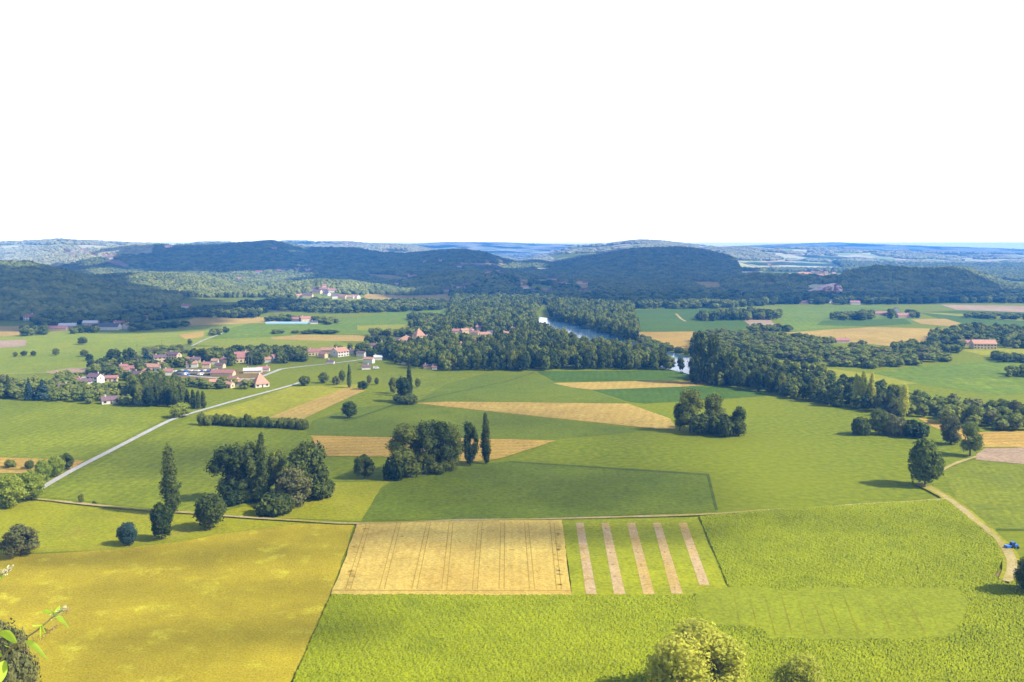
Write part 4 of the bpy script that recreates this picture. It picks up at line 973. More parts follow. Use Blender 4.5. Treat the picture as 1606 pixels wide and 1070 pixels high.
# utility poles
for (px, v, t, lab) in ((216, 571, 540, 'tall grey utility pole rising above the dark trees of the village'), (254, 547, 533, 'thin pole standing in the pale sage meadow'), (390, 575, 556, 'left of two slim posts before the tall mauve-roofed house'), (395, 576, 558, 'right of two slim posts before the tall mauve-roofed house'), (559, 562, 551, 'post beside the gabled white house')):
    x, y, z = hit(px, v); H = zat(px, t, y)-z; r = empty('utility_pole', (x, y, z)); tag(r, lab, 'pole')
    m = MB(); m.tube([(0, 0, -.3), (0, 0, H)], [.22, .14], 7); m.build('pole', M['pole'], r)
    m = MB(); m.box(-1.1, 1.1, -.08, .08, H-.9, H-.72); m.build('crossarm', M['pole'], r)

# ------------------------------------------------------------------ woods and belts
def excluded(px, v):
    r = np.zeros(px.shape, bool)
    for (hx, hv, rw) in HOUSES: r |= (np.abs(px-hx) < rw*.75+1.5) & (v > hv-3) & (v < hv+(14 if (hv > 515 and hx > 700) else 9))
    r |= (px > 262) & (px < 415) & (v > 578) & (v < 603)
    r |= (np.abs(px-450) < 30) & (v > 505) & (v < 516)
    return r
AREAS = [  # polygon, spacing m, (hmin,hmax), kinds, label, group
 ([(598,560),(640,577),(700,582),(770,583),(770,530),(705,530),(660,548),(600,556)], 10.5, (11,17), 'wood', 'mid green broadleaf in the riverside wood left of the river, near the hamlet', 'riverside wood left part'),
 ([(770,530),(770,583),(850,582),(960,580),(1076,582),(1052,576),(1020,566),(985,556),(940,550),(905,545),(872,533),(842,519)], 10.5, (12,19), 'wood', 'dark broadleaf in the dense riverside wood behind the bluish crop', 'riverside wood front'),
 ([(705,530),(842,522),(838,495),(850,478),(708,468),(706,500),(690,515)], 12, (12,18), 'wood', 'broadleaf in the wood around the riverside hamlet', 'wood around the hamlet'),
 ([(858,496),(872,503),(908,511),(945,521),(985,536),(1000,540),(1000,520),(990,487),(866,478)], 11, (12,19), 'wood', 'tall dark tree on the far bank of the river', 'far bank trees'),
 ([(1000,541),(1030,550),(1050,553),(1084,558),(1060,549),(1020,536),(1000,530)], 9, (4,7), 'light', 'low shrub on the river bank below the orange wheat', 'low bank shrubs'),
 ([(1084,603),(1150,607),(1200,616),(1235,624),(1235,600),(1180,590),(1084,580)], 9.5, (11,18), 'belt', 'dark tree in the belt at the river bend', 'belt at the river bend'),
 ([(1235,624),(1270,632),(1340,643),(1400,652),(1400,622),(1320,610),(1235,602)], 11, (9,14), 'belt', 'tree in the right riverside belt behind the big green field', 'right riverside belt'),
 ([(1400,652),(1440,655),(1480,664),(1530,674),(1606,677),(1700,680),(1700,660),(1540,646),(1460,634),(1400,626)], 11.5, (7,12), 'light', 'olive green rounded tree in the riverside belt at the far right', 'far right belt'),
 ([(1085,552),(1100,600),(1170,588),(1230,592),(1300,600),(1330,603),(1270,590),(1200,577),(1150,560),(1088,532)], 12, (9,15), 'wood', 'dark tree along the far side of the right river belt', 'far side of right belt'),
 ([(1110,522),(1230,532),(1330,543),(1400,553),(1500,558),(1490,567),(1380,578),(1330,578),(1250,566),(1190,556),(1110,542)], 15.5, (6,11), 'light', 'bushy tree in the scrub between the river belt and the tan field', 'scrub by the tan field'),
 ([(1455,528),(1525,518),(1606,522),(1750,526),(1750,545),(1606,548),(1575,545),(1480,541),(1458,540)], 13, (8,13), 'wood', 'dark tree around the right farmhouse', 'trees by the right farmhouse'),
 ([(1400,545),(1500,543),(1520,552),(1480,558),(1400,552)], 13, (7,11), 'wood', 'dark tree left of the right farmhouse', 'trees left of the farmhouse'),
 ([(1575,585),(1700,586),(1700,594),(1572,592)], 11, (7,10), 'wood', 'dark tree at the right edge beyond the sage field', 'right edge clump'),
 ([(1545,561),(1700,566),(1700,572),(1560,569)], 12, (6,9), 'wood', 'dark shrub in the hedge at the right beyond the sage field', 'right hedge'),
 ([(1095,500),(1160,492),(1222,496),(1222,502),(1160,503),(1130,503),(1095,506)], 15, (9,15), 'wood', 'dark tree in the belt across the far green crop', 'far crop belt'),
 ([(1305,499),(1340,495),(1440,494),(1440,500),(1360,503),(1305,503)], 16, (7,12), 'wood', 'dark tree in the belt beside the far red barn', 'far barn belt'),
 ([(1510,496),(1606,498),(1750,500),(1750,504),(1606,502),(1510,500)], 18, (6,9), 'wood', 'shrub in the far right hedge', 'far right hedge'),
 ([(1180,516),(1240,517),(1240,521),(1170,522)], 15, (6,9), 'wood', 'shrub at the near edge of the far crop', 'far crop shrubs'),
 ([(0,600),(0,626),(60,629),(100,630),(160,636),(198,637),(206,618),(150,610),(120,604),(118,596),(95,592),(80,604),(30,606)], 11, (5,10), 'light', 'garden tree at the left of the village', 'gardens left of the village'),
 ([(-250,622),(0,622),(0,630),(-250,628)], 12, (5,9), 'wood', 'dark tree in the hedge at the left edge', 'left edge hedge'),
 ([(200,638),(285,640),(285,620),(205,614)], 8.5, (13,17), 'wood', 'tall dark tree in the solid block behind the left green field', 'dark block of trees'),
 ([(165,572),(215,575),(300,574),(300,580),(262,582),(265,594),(300,604),(285,616),(205,612),(190,594),(130,588),(150,574)], 9.5, (6,10), 'wood', 'tree among the roofs of the village', 'village trees'),
 ([(290,608),(330,611),(380,612),(400,606),(410,598),(300,600)], 11, (5,8), 'wood', 'tree in the hedge below the farmyard', 'trees below the farmyard'),
 ([(296,566),(340,568),(360,575),(420,574),(480,567),(480,556),(400,553),(340,560),(330,556),(296,562)], 9.5, (7,12), 'wood', 'dark tree between the mauve-roofed house and the upper road', 'trees above the farmyard'),
 ([(400,576),(440,572),(500,566),(560,560),(620,562),(640,548),(610,538),(575,536),(575,548),(545,552),(480,555),(400,566)], 10, (6,11), 'wood', 'dark tree around the upper road houses', 'upper road trees'),
 ([(580,530),(700,528),(705,518),(690,512),(640,524),(580,526)], 13, (7,12), 'wood', 'dark tree beside the steep orange-roofed house', 'trees near the orange roof'),
 ([(640,516),(660,504),(705,508),(705,520)], 13, (9,14), 'wood', 'dark tree at the left margin of the riverside wood', 'left margin of the wood'),
 ([(195,574),(300,552),(260,546),(226,549),(226,560)], 16, (4,7), 'light', 'scrubby bush behind the bluish cedar', 'scrub behind the cedar'),
 ([(330,529),(356,522),(356,517),(332,522)], 12, (5,8), 'wood', 'shrub in the little hedge beside the pale lane', 'lane hedge'),
 ([(205,520),(295,513),(295,509),(215,512)], 12, (5,8), 'wood', 'dark bush in the low hedge right of the far farm', 'far farm hedge'),
 ([(40,527),(110,524),(165,522),(210,521),(210,514),(150,513),(120,518),(60,518),(34,518)], 13, (6,10), 'wood', 'dark tree between the barns of the far farm', 'far farm trees'),
 ([(60,512),(215,508),(300,498),(395,500),(420,492),(400,485),(200,492),(30,500)], 15, (8,13), 'wood', 'dark tree at the foot of the left wooded hill', 'foot of the left hill'),
 ([(415,505),(430,500),(520,503),(530,508),(500,511),(490,504),(430,506)], 15, (6,9), 'wood', 'dark tree by the blue polytunnel', 'polytunnel trees'),
 ([(380,478),(480,478),(500,488),(600,484),(702,478),(702,486),(620,490),(520,492),(430,488),(380,482)], 17, (8,13), 'wood', 'dark tree in the belt beyond the far meadow', 'far meadow belt'),
 ([(405,478),(440,470),(560,476),(700,476),(700,482),(560,484),(405,484)], 18, (8,13), 'wood', 'dark tree below the sunlit knoll', 'belt below the knoll'),
 ([(708,452),(708,468),(850,478),(985,485),(1140,484),(1222,478),(1380,478),(1480,476),(1606,476),(1750,476),(1750,466),(1606,466),(1400,466),(1180,464),(985,462),(860,454)], 19, (10,16), 'wood', 'dark tree in the wide wood at the foot of the hills', 'wood at the foot of the hills'),
 ([(655,508),(690,506),(690,498),(640,500)], 16, (7,12), 'wood', 'dark shrub in the far meadow hedge', 'far meadow hedge'),
 ([(425,524),(540,524),(540,520),(425,520)], 22, (3,5), 'wood', 'small bush lining the thin stubble strip', 'bushes by the stubble strip'),
]
MIX = dict(wood=[('round','leaf'),('tall','leaf_dark'),('round','leaf_dark'),('dense','leaf'),('tall','leaf'),('dense','leaf_dark'),('round','leaf_mid')],
           belt=[('tall','leaf_dark'),('round','leaf_dark'),('tall','leaf'),('dense','leaf_dark')],
           light=[('round','leaf_mid'),('round','leaf_olive'),('dense','leaf_mid'),('bush','leaf'),('round','leaf')])
cand = []
for (poly, spc, (h0, h1_), kind, lab, grp) in AREAS:
    spc *= .8
    W3 = [flat(a, b) for a, b in poly]; xs = [p[0] for p in W3]; ys = [p[1] for p in W3]
    gx, gy = np.meshgrid(np.arange(min(xs), max(xs), spc), np.arange(min(ys), max(ys), spc))
    gx = gx+R.uniform(-.42, .42, gx.shape)*spc; gy = gy+R.uniform(-.42, .42, gy.shape)*spc
    gx = gx.ravel(); gy = gy.ravel(); gz = height(gx, gy)
    pw = [(p[0], p[1]) for p in W3]
    ok = inpoly(gx, gy, pw); gx = gx[ok]; gy = gy[ok]; gz = gz[ok]
    P = np.array([proj(a, b, 0) for a, b in zip(gx, gy)]) if len(gx) else np.zeros((0, 2))
    if len(P) == 0: continue
    ok = ~excluded(P[:, 0], P[:, 1])
    for x, y, z, q in zip(gx[ok], gy[ok], gz[ok], P[ok]):
        H = rnd.uniform(h0, h1_); sh, mt = rnd.choice(MIX[kind]); W = spc*rnd.uniform(1.0, 1.45)*(.8 if sh == 'tall' else 1)
        vis = 1.0 if -10 < q[0] < 1616 else 0.0
        cand.append((H/y*vis, sh, x, y, z, W, H, mt, lab, grp))
cand.sort(key=lambda c: -c[0])
NIND = 296-NT
for c in cand[:NIND]:
    place_tree(c[1], c[2], c[3], c[4], c[5], c[6], c[7], c[8], c[9])

def merged(name, items, mat, kind='stuff'):
    """items: (V, T, scale xyz, rot, loc) grouped by template"""
    VV = []; TT = []; n = 0
    for (V, T), rows in items:
        if len(rows) == 0: continue
        r = np.array(rows, float)       # x y z sx sz rot
        c, s = np.cos(r[:, 5])[:, None], np.sin(r[:, 5])[:, None]
        X = (V[None, :, 0]*c-V[None, :, 1]*s)*r[:, 3:4]+r[:, 0:1]
        Y = (V[None, :, 0]*s+V[None, :, 1]*c)*r[:, 3:4]+r[:, 1:2]
        Z = V[None, :, 2]*r[:, 4:5]+r[:, 2:3]
        VV.append(np.stack([X, Y, Z], -1).reshape(-1, 3).astype(np.float32))
        TT.append((T[None]+(n+np.arange(len(r))*len(V))[:, None, None]).reshape(-1, 3)); n += len(r)*len(V)
    me = npmesh(name, np.vstack(VV), np.vstack(TT)); o = link(name, me, mat); tag(o, kind=kind); return o
tmpl = {}
for sh in PW:
    for k in range(2): tmpl[(sh, k)] = crown_arrays(sh, 900+k, 170, 1.05, *PW[sh], core=ICO0, cscale=.9)
grp_rows = {}
for c in cand[NIND:]:
    key = (c[1], rnd.randrange(2), c[7]); grp_rows.setdefault(key, []).append((c[2], c[3], c[4], c[5]/PW[c[1]][0], c[6]/PW[c[1]][1], rnd.uniform(0, 6.28)))
for mt in ('leaf', 'leaf_dark', 'leaf_olive', 'leaf_mid'):
    it = [(tmpl[(k[0], k[1])], rows) for k, rows in grp_rows.items() if k[2] == mt]
    if it:
        tag(merged('distant_woodland', it, M[mt]), {'leaf': 'mid green crowns of the more distant riverside and valley woods', 'leaf_dark': 'darker crowns mixed through the distant riverside and valley woods', 'leaf_olive': 'olive crowns in the more distant scrub and belts', 'leaf_mid': 'lightest green crowns in the more distant scrub and gardens'}[mt], 'woodland')

# hillside forest, crown by crown but massed
CLEAR = [[(160,409),(190,407),(208,420),(214,424),(180,421)], [(575,430),(620,432),(640,436),(640,444),(610,444),(575,436)], [(700,412),(800,414),(800,420),(745,420),(700,416)],
         [(800,440),(860,438),(880,444),(925,446),(925,462),(820,462),(800,450)], [(1085,442),(1130,443),(1136,458),(1108,458),(1085,447)], [(1195,444),(1218,444),(1216,452),(1198,450)],
         [(400,449),(425,448),(425,462),(400,462)], [(330,435),(365,436),(360,440),(330,439)], [(1160,425),(1330,428),(1320,437),(1250,436),(1160,434)], [(470,462),(470,470),(570,474),(570,464),(520,461)], [(570,463),(708,462),(708,478),(570,476)],
         [(1560,440),(1700,445),(1700,455),(1600,452)], [(1150,408),(1310,412),(1330,424),(1160,424)], [(850,400),(960,396),(900,411),(870,412)], [(840,420),(870,420),(860,427),(835,426)],
         [(1268,446),(1318,446),(1322,470),(1262,470)]]
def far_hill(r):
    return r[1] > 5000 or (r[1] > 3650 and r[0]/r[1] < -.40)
def hill_forest():
    ys = []; y = 1180.
    while y < 9500: ys.append(y); y += max(9.5, y*.0042)
    X = []; Y = []
    for y in ys:
        st = max(8.5, y*.0032); n = int(1.5*y/st); xx = (np.arange(n)-n/2)*st+R.uniform(-.45, .45, n)*st
        X.append(xx); Y.append(y+R.uniform(-.45, .45, n)*max(9.5, y*.0042))
    X = np.concatenate(X); Y = np.concatenate(Y); Z = height(X, Y)
    ok = (Z > 2.5) | (Y > 1960); X, Y, Z = X[ok], Y[ok], Z[ok]
    dep = Y*math.cos(TH)-(Z-CAMH)*math.sin(TH); px = CX+F*X/dep; v = CY-F*(Y*math.sin(TH)+(Z-CAMH)*math.cos(TH))/dep
    bad = np.zeros(len(X), bool)
    for c in CLEAR: bad |= inpoly(px, v, c)
    for (hx, hv, rw) in HOUSES: bad |= (np.abs(px-hx) < rw+1) & (v > hv-1.5) & (v < hv+4)
    nn = fbm(X/520+5, Y/520+2, 4)
    bad |= (nn > .50) & (Y > 4950)
    nn2 = fbm(X/260+15, Y/260+12, 3); bad |= (nn2 > .50) & (Y > 5000)
    # hidden behind nearer ground by more than a tree's height: leave out
    occ = np.zeros(len(X), bool)
    for t in np.linspace(.45, .985, 34):
        g = height(X*t, Y*t); line = CAMH+(Z+24-CAMH)*t; occ |= (g > line)
    ok = ~bad & ~occ & (px > -260) & (px < 1870); X, Y, Z = X[ok], Y[ok], Z[ok]
    tp = []
    for k in range(5):
        rs = np.random.RandomState(40+k); V, T = (ICO1 if k < 5 else ICO0)
        V = V*(1+.5*(rs.rand(len(V), 1)-.5))*np.array([.6, .6, .62])+np.array([0, 0, .42]); keep = (V[T][:, :, 2].mean(1) > .05)
        tp.append((V, T[keep]))
    rows = [[] for _ in tp]; sz = np.maximum(10.5, Y*.0046)*R.uniform(.75, 1.35, len(X)); hh = R.uniform(8, 15, len(X))*np.clip(Y/3500, 1, 1.35); kk = R.randint(0, len(tp), len(X)); rr = R.uniform(0, 6.28, len(X))
    for x, y, z, s_, h_, k, r_ in zip(X, Y, Z, sz, hh, kk, rr): rows[k].append((x, y, z-1, s_, h_, r_))
    print('hill crowns', len(X), 'candidates', len(cand))
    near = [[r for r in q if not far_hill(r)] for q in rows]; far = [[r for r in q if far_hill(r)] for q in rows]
    o = merged('hill_forest', list(zip(tp, near)), M['hill_leaf']); tag(o, 'massed dark tree crowns covering the nearer wooded hills', 'forest')
    o = merged('far_forest', list(zip(tp, far)), M['far_leaf_painted_sun']); tag(o, 'woodland on the farthest hills, sunlit paleness painted into its leaf colour', 'forest')
hill_forest()

# cliff face on the right
def cliff():
    V = []; T = []; nx, nz = 60, 16
    xs = np.linspace(1252, 1326, nx)
    for j in range(nz):
        for i in range(nx):
            px = xs[i]; t = j/(nz-1)
            top = np.interp(px, [1252, 1265, 1280, 1292, 1300, 1314, 1320, 1326], [464, 458, 454, 449, 446, 444, 450, 466])
            y = 2020+t*24+(fbm(px*.22, t*4+2, 3)-.45)*75
            x = (px-CX)/F*y; zb = 0; zt = zat(px, top, y)
            V.append((x, y, zb+(zt-zb)*t))
    # a back wall gives the rock its thickness
    for j in range(nz):
        for i in range(nx):
            x, y, z = V[j*nx+i]; V.append((x*1.02, y+70, z-3))
    o = nx*nz
    for j in range(nz-1):
        for i in range(nx-1):
            a = j*nx+i; T += [(a, a+1, a+nx+1), (a, a+nx+1, a+nx), (o+a, o+a+nx+1, o+a+1), (o+a, o+a+nx, o+a+nx+1)]
    for i in range(nx-1):
        a = (nz-1)*nx+i; T += [(a, a+1, o+a+1), (a, o+a+1, o+a)]
    tag(link('cliff', npmesh('cliff', V, T), M['rock']), kind='structure')
cliff()

# hillside fields seen between the woods: draped on the slope
def drape(name, mat, poly, off=1.5):
    ps = [hit(a, b) for a, b in poly]
    if any(p is None for p in ps): return
    pw = [(p[0], p[1]) for p in ps]; x0, x1 = min(p[0] for p in pw), max(p[0] for p in pw); y0, y1 = min(p[1] for p in pw), max(p[1] for p in pw)
    n = 40; gx = np.linspace(x0, x1, n); gy = np.linspace(y0, y1, n); X, Y = np.meshgrid(gx, gy); Z = height(X, Y)+off
    V = np.stack([X, Y, Z], -1).reshape(-1, 3); T = []
    cxm = (X[:-1, :-1]+X[1:, 1:])/2; cym = (Y[:-1, :-1]+Y[1:, 1:])/2; ins = inpoly(cxm, cym, pw)
    for j in range(n-1):
        for i in range(n-1):
            if ins[j, i]: a = j*n+i; T += [(a, a+1, a+n+1), (a, a+n+1, a+n)]
    if T: tag(link(name, npmesh(name, V, T), mat), kind='structure')
drape('hill_field', M['pink'], CLEAR[0]); drape('hill_field', M['pink'], CLEAR[2], 2); drape('hill_field', M['tan'], CLEAR[4]); drape('hill_field', M['tan'], CLEAR[1])
drape('hill_field', M['sage'], CLEAR[3]); drape('hill_field', M['tan'], [(810,441),(840,440),(860,443),(830,447)], 3); drape('hill_field', M['tan'], [(900,443),(920,445),(925,455),(905,455)], 3)
drape('hill_field', M['tan'], CLEAR[5]); drape('hill_field', M['sage'], CLEAR[6]); drape('hill_field', M['tan'], CLEAR[10], 2); drape('hill_field', M['sage'], CLEAR[13]); drape('hill_field', M['sage'], CLEAR[9])

# ------------------------------------------------------------------ maize in the foreground (real standing crop)
def maize(name, poly, st, hh, z0=.0, holes=(), mat='corn'):
    W3 = [flat(a, b) for a, b in poly]; pw = [(p[0], p[1]) for p in W3]
    xs = [p[0] for p in pw]; ys = [p[1] for p in pw]
    X, Y = np.meshgrid(np.arange(min(xs), max(xs), st), np.arange(min(ys), max(ys), st))
    n, m_ = X.shape; X = X+R.uniform(-.3, .3, X.shape)*st; Y = Y+R.uniform(-.3, .3, Y.shape)*st
    Z = hh*(.45+.55*R.rand(n, m_)**.8)+.25*hh*(vnoise(X/9, Y/9)-.5)+z0
    ins = inpoly(X, Y, pw)
    for h in holes: ins &= ~inpoly(X, Y, [flat(a, b, .75)[:2] for a, b in h])
    Z = np.where(ins, Z, .1)
    j, i = np.meshgrid(np.arange(n-1), np.arange(m_-1), indexing='ij'); a = (j*m_+i).ravel()
    c = (ins[:-1, :-1] | ins[1:, 1:]).ravel(); a = a[c]
    T = np.vstack([np.stack([a, a+1, a+m_+1], 1), np.stack([a, a+m_+1, a+m_], 1)])
    V = np.stack([X, Y, Z], -1).reshape(-1, 3)
    used, inv = np.unique(T, return_inverse=True); V = V[used]; T = inv.reshape(-1, 3)
    o = link(name, npmesh(name, V, T), M[mat]); return o
tag(maize('maize_crop', [(519,935),(897,936),(1148,937),(1096,812),(1200,802),(1300,796),(1484,785),(1505,802),(1530,822),(1562,848),(1572,880),(1560,905),(1580,918),(1606,908),(1800,905),(1850,1250),(380,1250)], .34, .95, holes=([(1305+(a-1305)*.985, 961+(b-961)*.95) for a, b in P2],)),
    'standing green maize filling the fields at the bottom and lower right', 'maize', kind='stuff')

# ------------------------------------------------------------------ flowering twig close to the camera
def twig():
    def pt(px, v, dep):
        d = ray(px, v); return Vector((d[0]*dep/d[1], dep, CAMH+d[2]*dep/d[1]))
    base = Vector((-1.75, 1.25, 108.35))
    r = empty('butterfly_bush', base); tag(r, 'flowering shrub twig with lime green leaves and pale flower spikes at the lower left', 'shrub')
    ml = leaf_mat('twig_leaf', (.42,.60,.06,1), (.60,.78,.10,1), .45, 20)
    mw = leaf_mat('twig_flower', (.62,.60,.36,1), (.84,.80,.62,1), .4, 40); mb = leaf_mat('twig_seed', (.26,.17,.10,1), (.45,.32,.18,1), .2, 60)
    ms = leaf_mat('twig_stem', (.30,.26,.12,1), (.55,.50,.30,1), .1, 30)
    D = 2.1
    def rel(p): return tuple(Vector(p)-base)
    m = MB()
    main = [base, Vector((-1.62, 1.7, 108.6)), pt(-45, 1110, D), pt(2, 1036, D), pt(12, 1022, D), pt(28, 1009, D), pt(58, 989, D), pt(85, 966, D), pt(97, 958, D), pt(108, 953, D)]
    m.tube([rel(p) for p in main], [.012, .009, .0042, .0030, .0030, .0028, .0022, .0019, .0013, .0008], 7)
    m.tube([rel(p) for p in (pt(66, 983, D), pt(73, 988, D), pt(68, 999, D-.02))], [.0015, .0013, .0008], 6)
    m.tube([rel(p) for p in (base, Vector((-1.9, 1.7, 108.7)), pt(-60, 960, 2.3), pt(-8, 908, 2.3), pt(18, 892, 2.3))], [.01, .008, .004, .002, .001], 6)
    m.tube([rel(p) for p in (base, Vector((-2.0, 1.5, 108.9)), Vector((-2.1, 1.9, 109.2)))], [.01, .007, .003], 6)
    m.build('stem', ms, r)
    def leaf(p0, p1, wd, droop=.012, side=Vector((0, 0, 1))):
        p0 = Vector(p0); p1 = Vector(p1); ax = p1-p0; wv = ax.cross(Vector((0, 1, 0.25))).normalized(); V = []; T = []; n = 14; mm_ = MB()
        for k in range(n+1):
            t = k/n; c = p0.lerp(p1, t)+Vector((0, 0, droop*math.sin(math.pi*t)*1.0)); wk = wd*2.0*math.sin(math.pi*min(1, t*.97+.02))**.8*(1-.45*t)
            fold = Vector((0, -1, 0))*wk*.35
            V += [c-wv*wk+fold, c, c+wv*wk+fold]
        mm_.v = [rel(v) for v in V]
        for k in range(n):
            a = 3*k; mm_.f += [(a, a+1, a+4, a+3), (a+1, a+2, a+5, a+4)]; mm_.m += [0, 0]
        o = mm_.build('leaf', ml, r)
        for p in o.data.polygons: p.use_smooth = True
    q = lambda a, b, dd=0: pt(a, b, D+dd)
    leaf(q(26, 1009), q(-6, 994, -.03), .009, .016); leaf(q(40, 1007), q(76, 1036, -.04), .0075, .012)
    leaf(q(88, 970), q(110, 988, -.04), .0065, .012); leaf(q(66, 980), q(63, 1003, -.05), .0075, .0)
    leaf(q(66, 981), q(52, 983, -.05), .006, .003); leaf(q(84, 964), q(66, 961, .02), .0045, .006)
    leaf(q(8, 1036), q(-12, 1082, -.05), .012, 0); leaf(q(2, 1030), q(-14, 1022, -.05), .008, .006); leaf(q(17, 1016), q(8, 1012, -.05), .004, 0)
    leaf(q(66, 980), q(72, 993, -.03), .005, 0); leaf(pt(4, 902, 2.3), pt(-14, 916, 2.3), .009, .01); leaf(q(-20, 1060), q(-50, 1040), .009, .01)
    def spike(path, mat, n, sz, name='flower_spike'):
        V = []; T = []; rs = np.random.RandomState(int(sz*1e5)+n)
        for k in range(n):
            t = rs.rand(); i = min(int(t*(len(path)-1)), len(path)-2); f = t*(len(path)-1)-i
            c = path[i].lerp(path[i+1], f); rad = .0065*(1-.7*t)+.0015
            c = c+Vector(rs.normal(size=3)*rad*.7); a = Vector(rs.normal(size=3)).normalized()*sz; b = a.cross(Vector(rs.normal(size=3))).normalized()*sz*.6
            j = len(V); V += [rel(c-a), rel(c+b), rel(c+a), rel(c-b)]; T += [(j, j+1, j+2), (j, j+2, j+3)]
        link(name, npmesh(name, V, T), mat, r)
    spike([q(84, 968), q(92, 961), q(99, 955), q(103, 952)], mw, 80, .003); leaf(q(86, 966), q(80, 952, .03), .005, .002); leaf(q(92, 962), q(104, 958, .02), .004, .003); leaf(q(88, 965), q(94, 950, .02), .004, .001)
    spike([q(97, 962), q(104, 959), q(109, 955)], mb, 60, .0022, 'seed_head'); spike([q(70, 994), q(80, 988), q(89, 981)], mb, 90, .0022, 'seed_head')
    spike([q(30, 1012), q(38, 1017), q(46, 1014)], mb, 70, .002, 'seed_head'); spike([q(67, 1000), q(60, 1003), q(50, 1004)], mb, 50, .002, 'seed_head')
    spike([pt(-6, 905, 2.3), pt(8, 897, 2.3), pt(19, 889, 2.3)], mw, 150, .003)
twig()

# ------------------------------------------------------------------ clouds overhead (out of frame) whose shade lies on the hills
def cloud_mat():
    m = bpy.data.materials.new('cloud_vapour'); m.use_nodes = True; n = m.node_tree; n.nodes.remove(n.nodes['Principled BSDF'])
    d = n.nodes.new('ShaderNodeBsdfDiffuse'); d.inputs['Color'].default_value = (.9, .9, .9, 1); tl = n.nodes.new('ShaderNodeBsdfTranslucent'); tl.inputs['Color'].default_value = (.9, .9, .9, 1)
    a = n.nodes.new('ShaderNodeMixShader'); a.inputs[0].default_value = .5; n.links.new(d.outputs[0], a.inputs[1]); n.links.new(tl.outputs[0], a.inputs[2])
    n.links.new(a.outputs[0], n.nodes['Material Output'].inputs['Surface']); return m
CLM = cloud_mat()
def unseen_cloud(poly, H=2000., rad=170., step=190., flat_=.4, dens=1.0):
    ps = [hit(a, b) for a, b in poly]; ps = [p for p in ps if p]
    if len(ps) < 3: return
    off = SDIR*(H/SDIR.z); pw = [(p[0], p[1]) for p in ps]; x0, x1 = min(p[0] for p in pw), max(p[0] for p in pw); y0, y1 = min(p[1] for p in pw), max(p[1] for p in pw)
    X, Y = np.meshgrid(np.arange(x0-step/2, x1+step, step), np.arange(y0-step/2, y1+step, step)); X = X.ravel(); Y = Y.ravel()
    X = X+R.uniform(-.3, .3, X.shape)*step; Y = Y+R.uniform(-.3, .3, Y.shape)*step
    ok = inpoly(X, Y, pw) & (R.rand(len(X)) < dens); X, Y = X[ok], Y[ok]
    if len(X) == 0: return
    z = float(np.mean([p[2] for p in ps]))
    V = ICO2[0]*(1+.25*(np.random.RandomState(3).rand(len(ICO2[0]), 1)-.5)); T = ICO2[1]
    rows = [(x+off.x, y+off.y, z+H+rnd.uniform(-30, 60), rad*rnd.uniform(.8, 1.25), rad*flat_*rnd.uniform(.7, 1.3), rnd.uniform(0, 6)) for x, y in zip(X, Y)]
    o = merged('unseen_cloud', [((V, T), rows)], CLM, 'structure')
    for p in o.data.polygons[:1]: pass
CLOUDS = [
 ([(-250,420),(20,434),(50,416),(100,426),(150,441),(190,452),(230,463),(330,465),(400,470),(425,480),(405,505),(200,520),(-250,520)], 90, 110),      # left wood
 ([(190,392),(250,389),(400,384),(520,394),(640,401),(720,396),(790,411),(780,425),(700,445),(640,450),(560,434),(450,430),(330,436),(250,425),(210,405)], 170, 200),
 ([(640,448),(700,442),(860,420),(1000,430),(1180,440),(1170,472),(985,478),(860,470),(720,470),(710,455)], 130, 150),
 ([(880,416),(940,401),(1010,391),(1090,394),(1150,408),(1180,425),(1160,440),(1000,440),(880,432)], 170, 200),
 ([(1180,440),(1240,437),(1330,432),(1370,424),(1480,428),(1540,442),(1580,462),(1560,472),(1340,474),(1180,474)], 110, 130),
]
for poly, rad, st in CLOUDS: unseen_cloud(poly, 2000., rad, st)


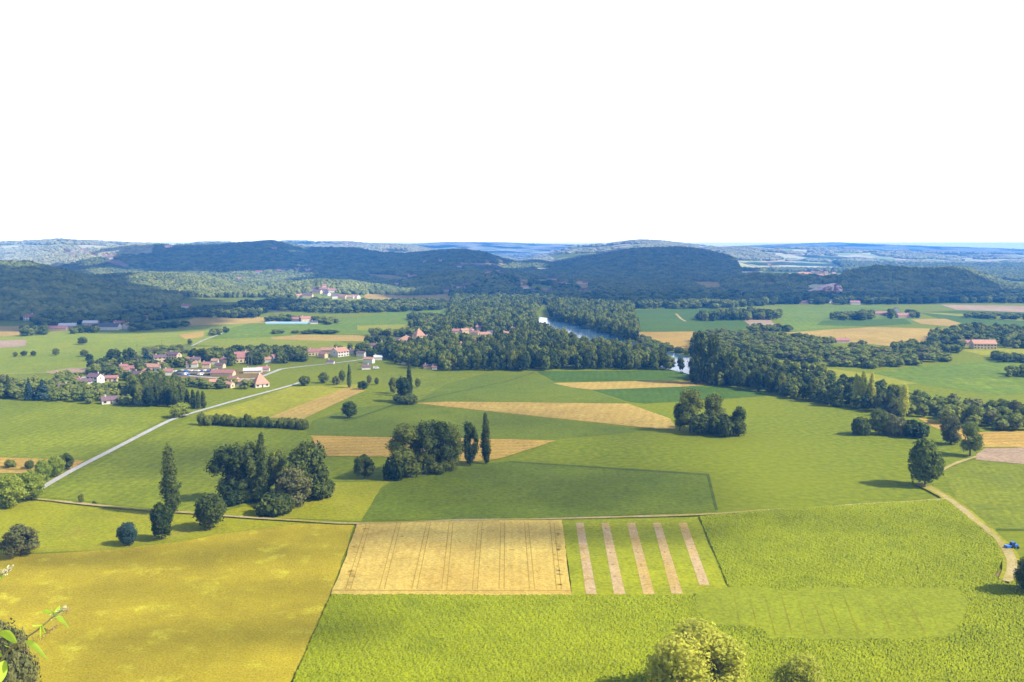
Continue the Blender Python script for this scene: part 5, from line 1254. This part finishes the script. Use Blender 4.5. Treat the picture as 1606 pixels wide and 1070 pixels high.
def veil_mat():
    """added shade veil: opacity falls off towards the rim of the puff"""
    m = bpy.data.materials.new('shade_veil'); m.use_nodes = True; n = m.node_tree; n.nodes.remove(n.nodes['Principled BSDF'])
    tc_ = n.nodes.new('ShaderNodeTexCoord'); mp = n.nodes.new('ShaderNodeMapping'); mp.inputs['Scale'].default_value = (1, 1, 0); n.links.new(tc_.outputs['Object'], mp.inputs[0])
    ln = n.nodes.new('ShaderNodeVectorMath'); ln.operation = 'LENGTH'; n.links.new(mp.outputs[0], ln.inputs[0])
    r = n.nodes.new('ShaderNodeMapRange'); r.interpolation_type = 'SMOOTHSTEP'; r.inputs['From Min'].default_value = .98; r.inputs['From Max'].default_value = .25; n.links.new(ln.outputs['Value'], r.inputs['Value'])
    t = n.nodes.new('ShaderNodeTexNoise'); t.inputs['Scale'].default_value = 3.0; t.inputs['Detail'].default_value = 4; n.links.new(tc_.outputs['Object'], t.inputs['Vector'])
    r2 = n.nodes.new('ShaderNodeMapRange'); r2.inputs['From Min'].default_value = .3; r2.inputs['From Max'].default_value = .65; n.links.new(t.outputs['Fac'], r2.inputs['Value'])
    mu = n.nodes.new('ShaderNodeMath'); mu.operation = 'MULTIPLY'; n.links.new(r.outputs[0], mu.inputs[0]); n.links.new(r2.outputs[0], mu.inputs[1])
    oc = n.nodes.new('ShaderNodeObjectInfo'); m3 = n.nodes.new('ShaderNodeMath'); m3.operation = 'MULTIPLY'; n.links.new(mu.outputs[0], m3.inputs[0]); n.links.new(oc.outputs['Alpha'], m3.inputs[1])
    d = n.nodes.new('ShaderNodeBsdfDiffuse'); d.inputs['Color'].default_value = (.9, .9, .9, 1); tr = n.nodes.new('ShaderNodeBsdfTransparent')
    a = n.nodes.new('ShaderNodeMixShader'); n.links.new(m3.outputs[0], a.inputs[0]); n.links.new(tr.outputs[0], a.inputs[1]); n.links.new(d.outputs[0], a.inputs[2])
    n.links.new(a.outputs[0], n.nodes['Material Output'].inputs['Surface']); return m
VM = veil_mat(); VME = npmesh('unseen_cloud', ICO2[0], ICO2[1], smooth=True); VME.materials.append(VM)
def veil(px, v, rx, ry, alpha, H=1500., rz=0):  # unseen veil added out of frame to darken chosen fields
    x, y, z = hit(px, v); off = SDIR*(H/SDIR.z)
    o = bpy.data.objects.new('unseen_cloud', VME); C.objects.link(o); o.location = (x+off.x, y+off.y, H); o.scale = (rx, ry, min(rx, ry)*.35); o.rotation_euler = (0, 0, rz); o.color = (1, 1, 1, alpha)
    tag(o, kind='structure')
VEILS = [(330,935,70,26,.42,1400,0), (180,1050,60,16,.35,1400,0), (60,880,40,12,.4,1400,0), (640,700,170,230,.5,1500,0), (300,720,110,60,.5,1500,0), (900,770,90,75,.6,1500,0),
 (290,872,95,18,.6,1400,.1), (330,1000,60,16,.7,1400,0), (480,985,30,14,.45,1400,0), (60,915,35,8,.35,1400,0), (720,838,80,24,.8,1400,0), (1000,838,60,22,.8,1400,0),
 (560,985,28,12,.35,1400,0), (1250,820,60,22,.3,1400,0), (1060,680,60,50,.25,1500,0), (300,570,420,260,.2,1500,0), (800,540,420,330,.25,1500,0)]
for a in VEILS: veil(*a)

# ------------------------------------------------------------------ haze
def haze():
    m = bpy.data.materials.new('haze_air'); m.use_nodes = True; n = m.node_tree; n.nodes.remove(n.nodes['Principled BSDF'])
    v = n.nodes.new('ShaderNodeVolumePrincipled'); v.inputs['Density'].default_value = HAZE_DENS; v.inputs['Color'].default_value = HAZE_COL
    v.inputs['Anisotropy'].default_value = 0
    n.links.new(v.outputs[0], n.nodes['Material Output'].inputs['Volume'])
    b = MB(); b.box(-14100, 14100, -14100, 14100, -3, 175); o = b.build('haze', m); tag(o, kind='stuff')
haze()
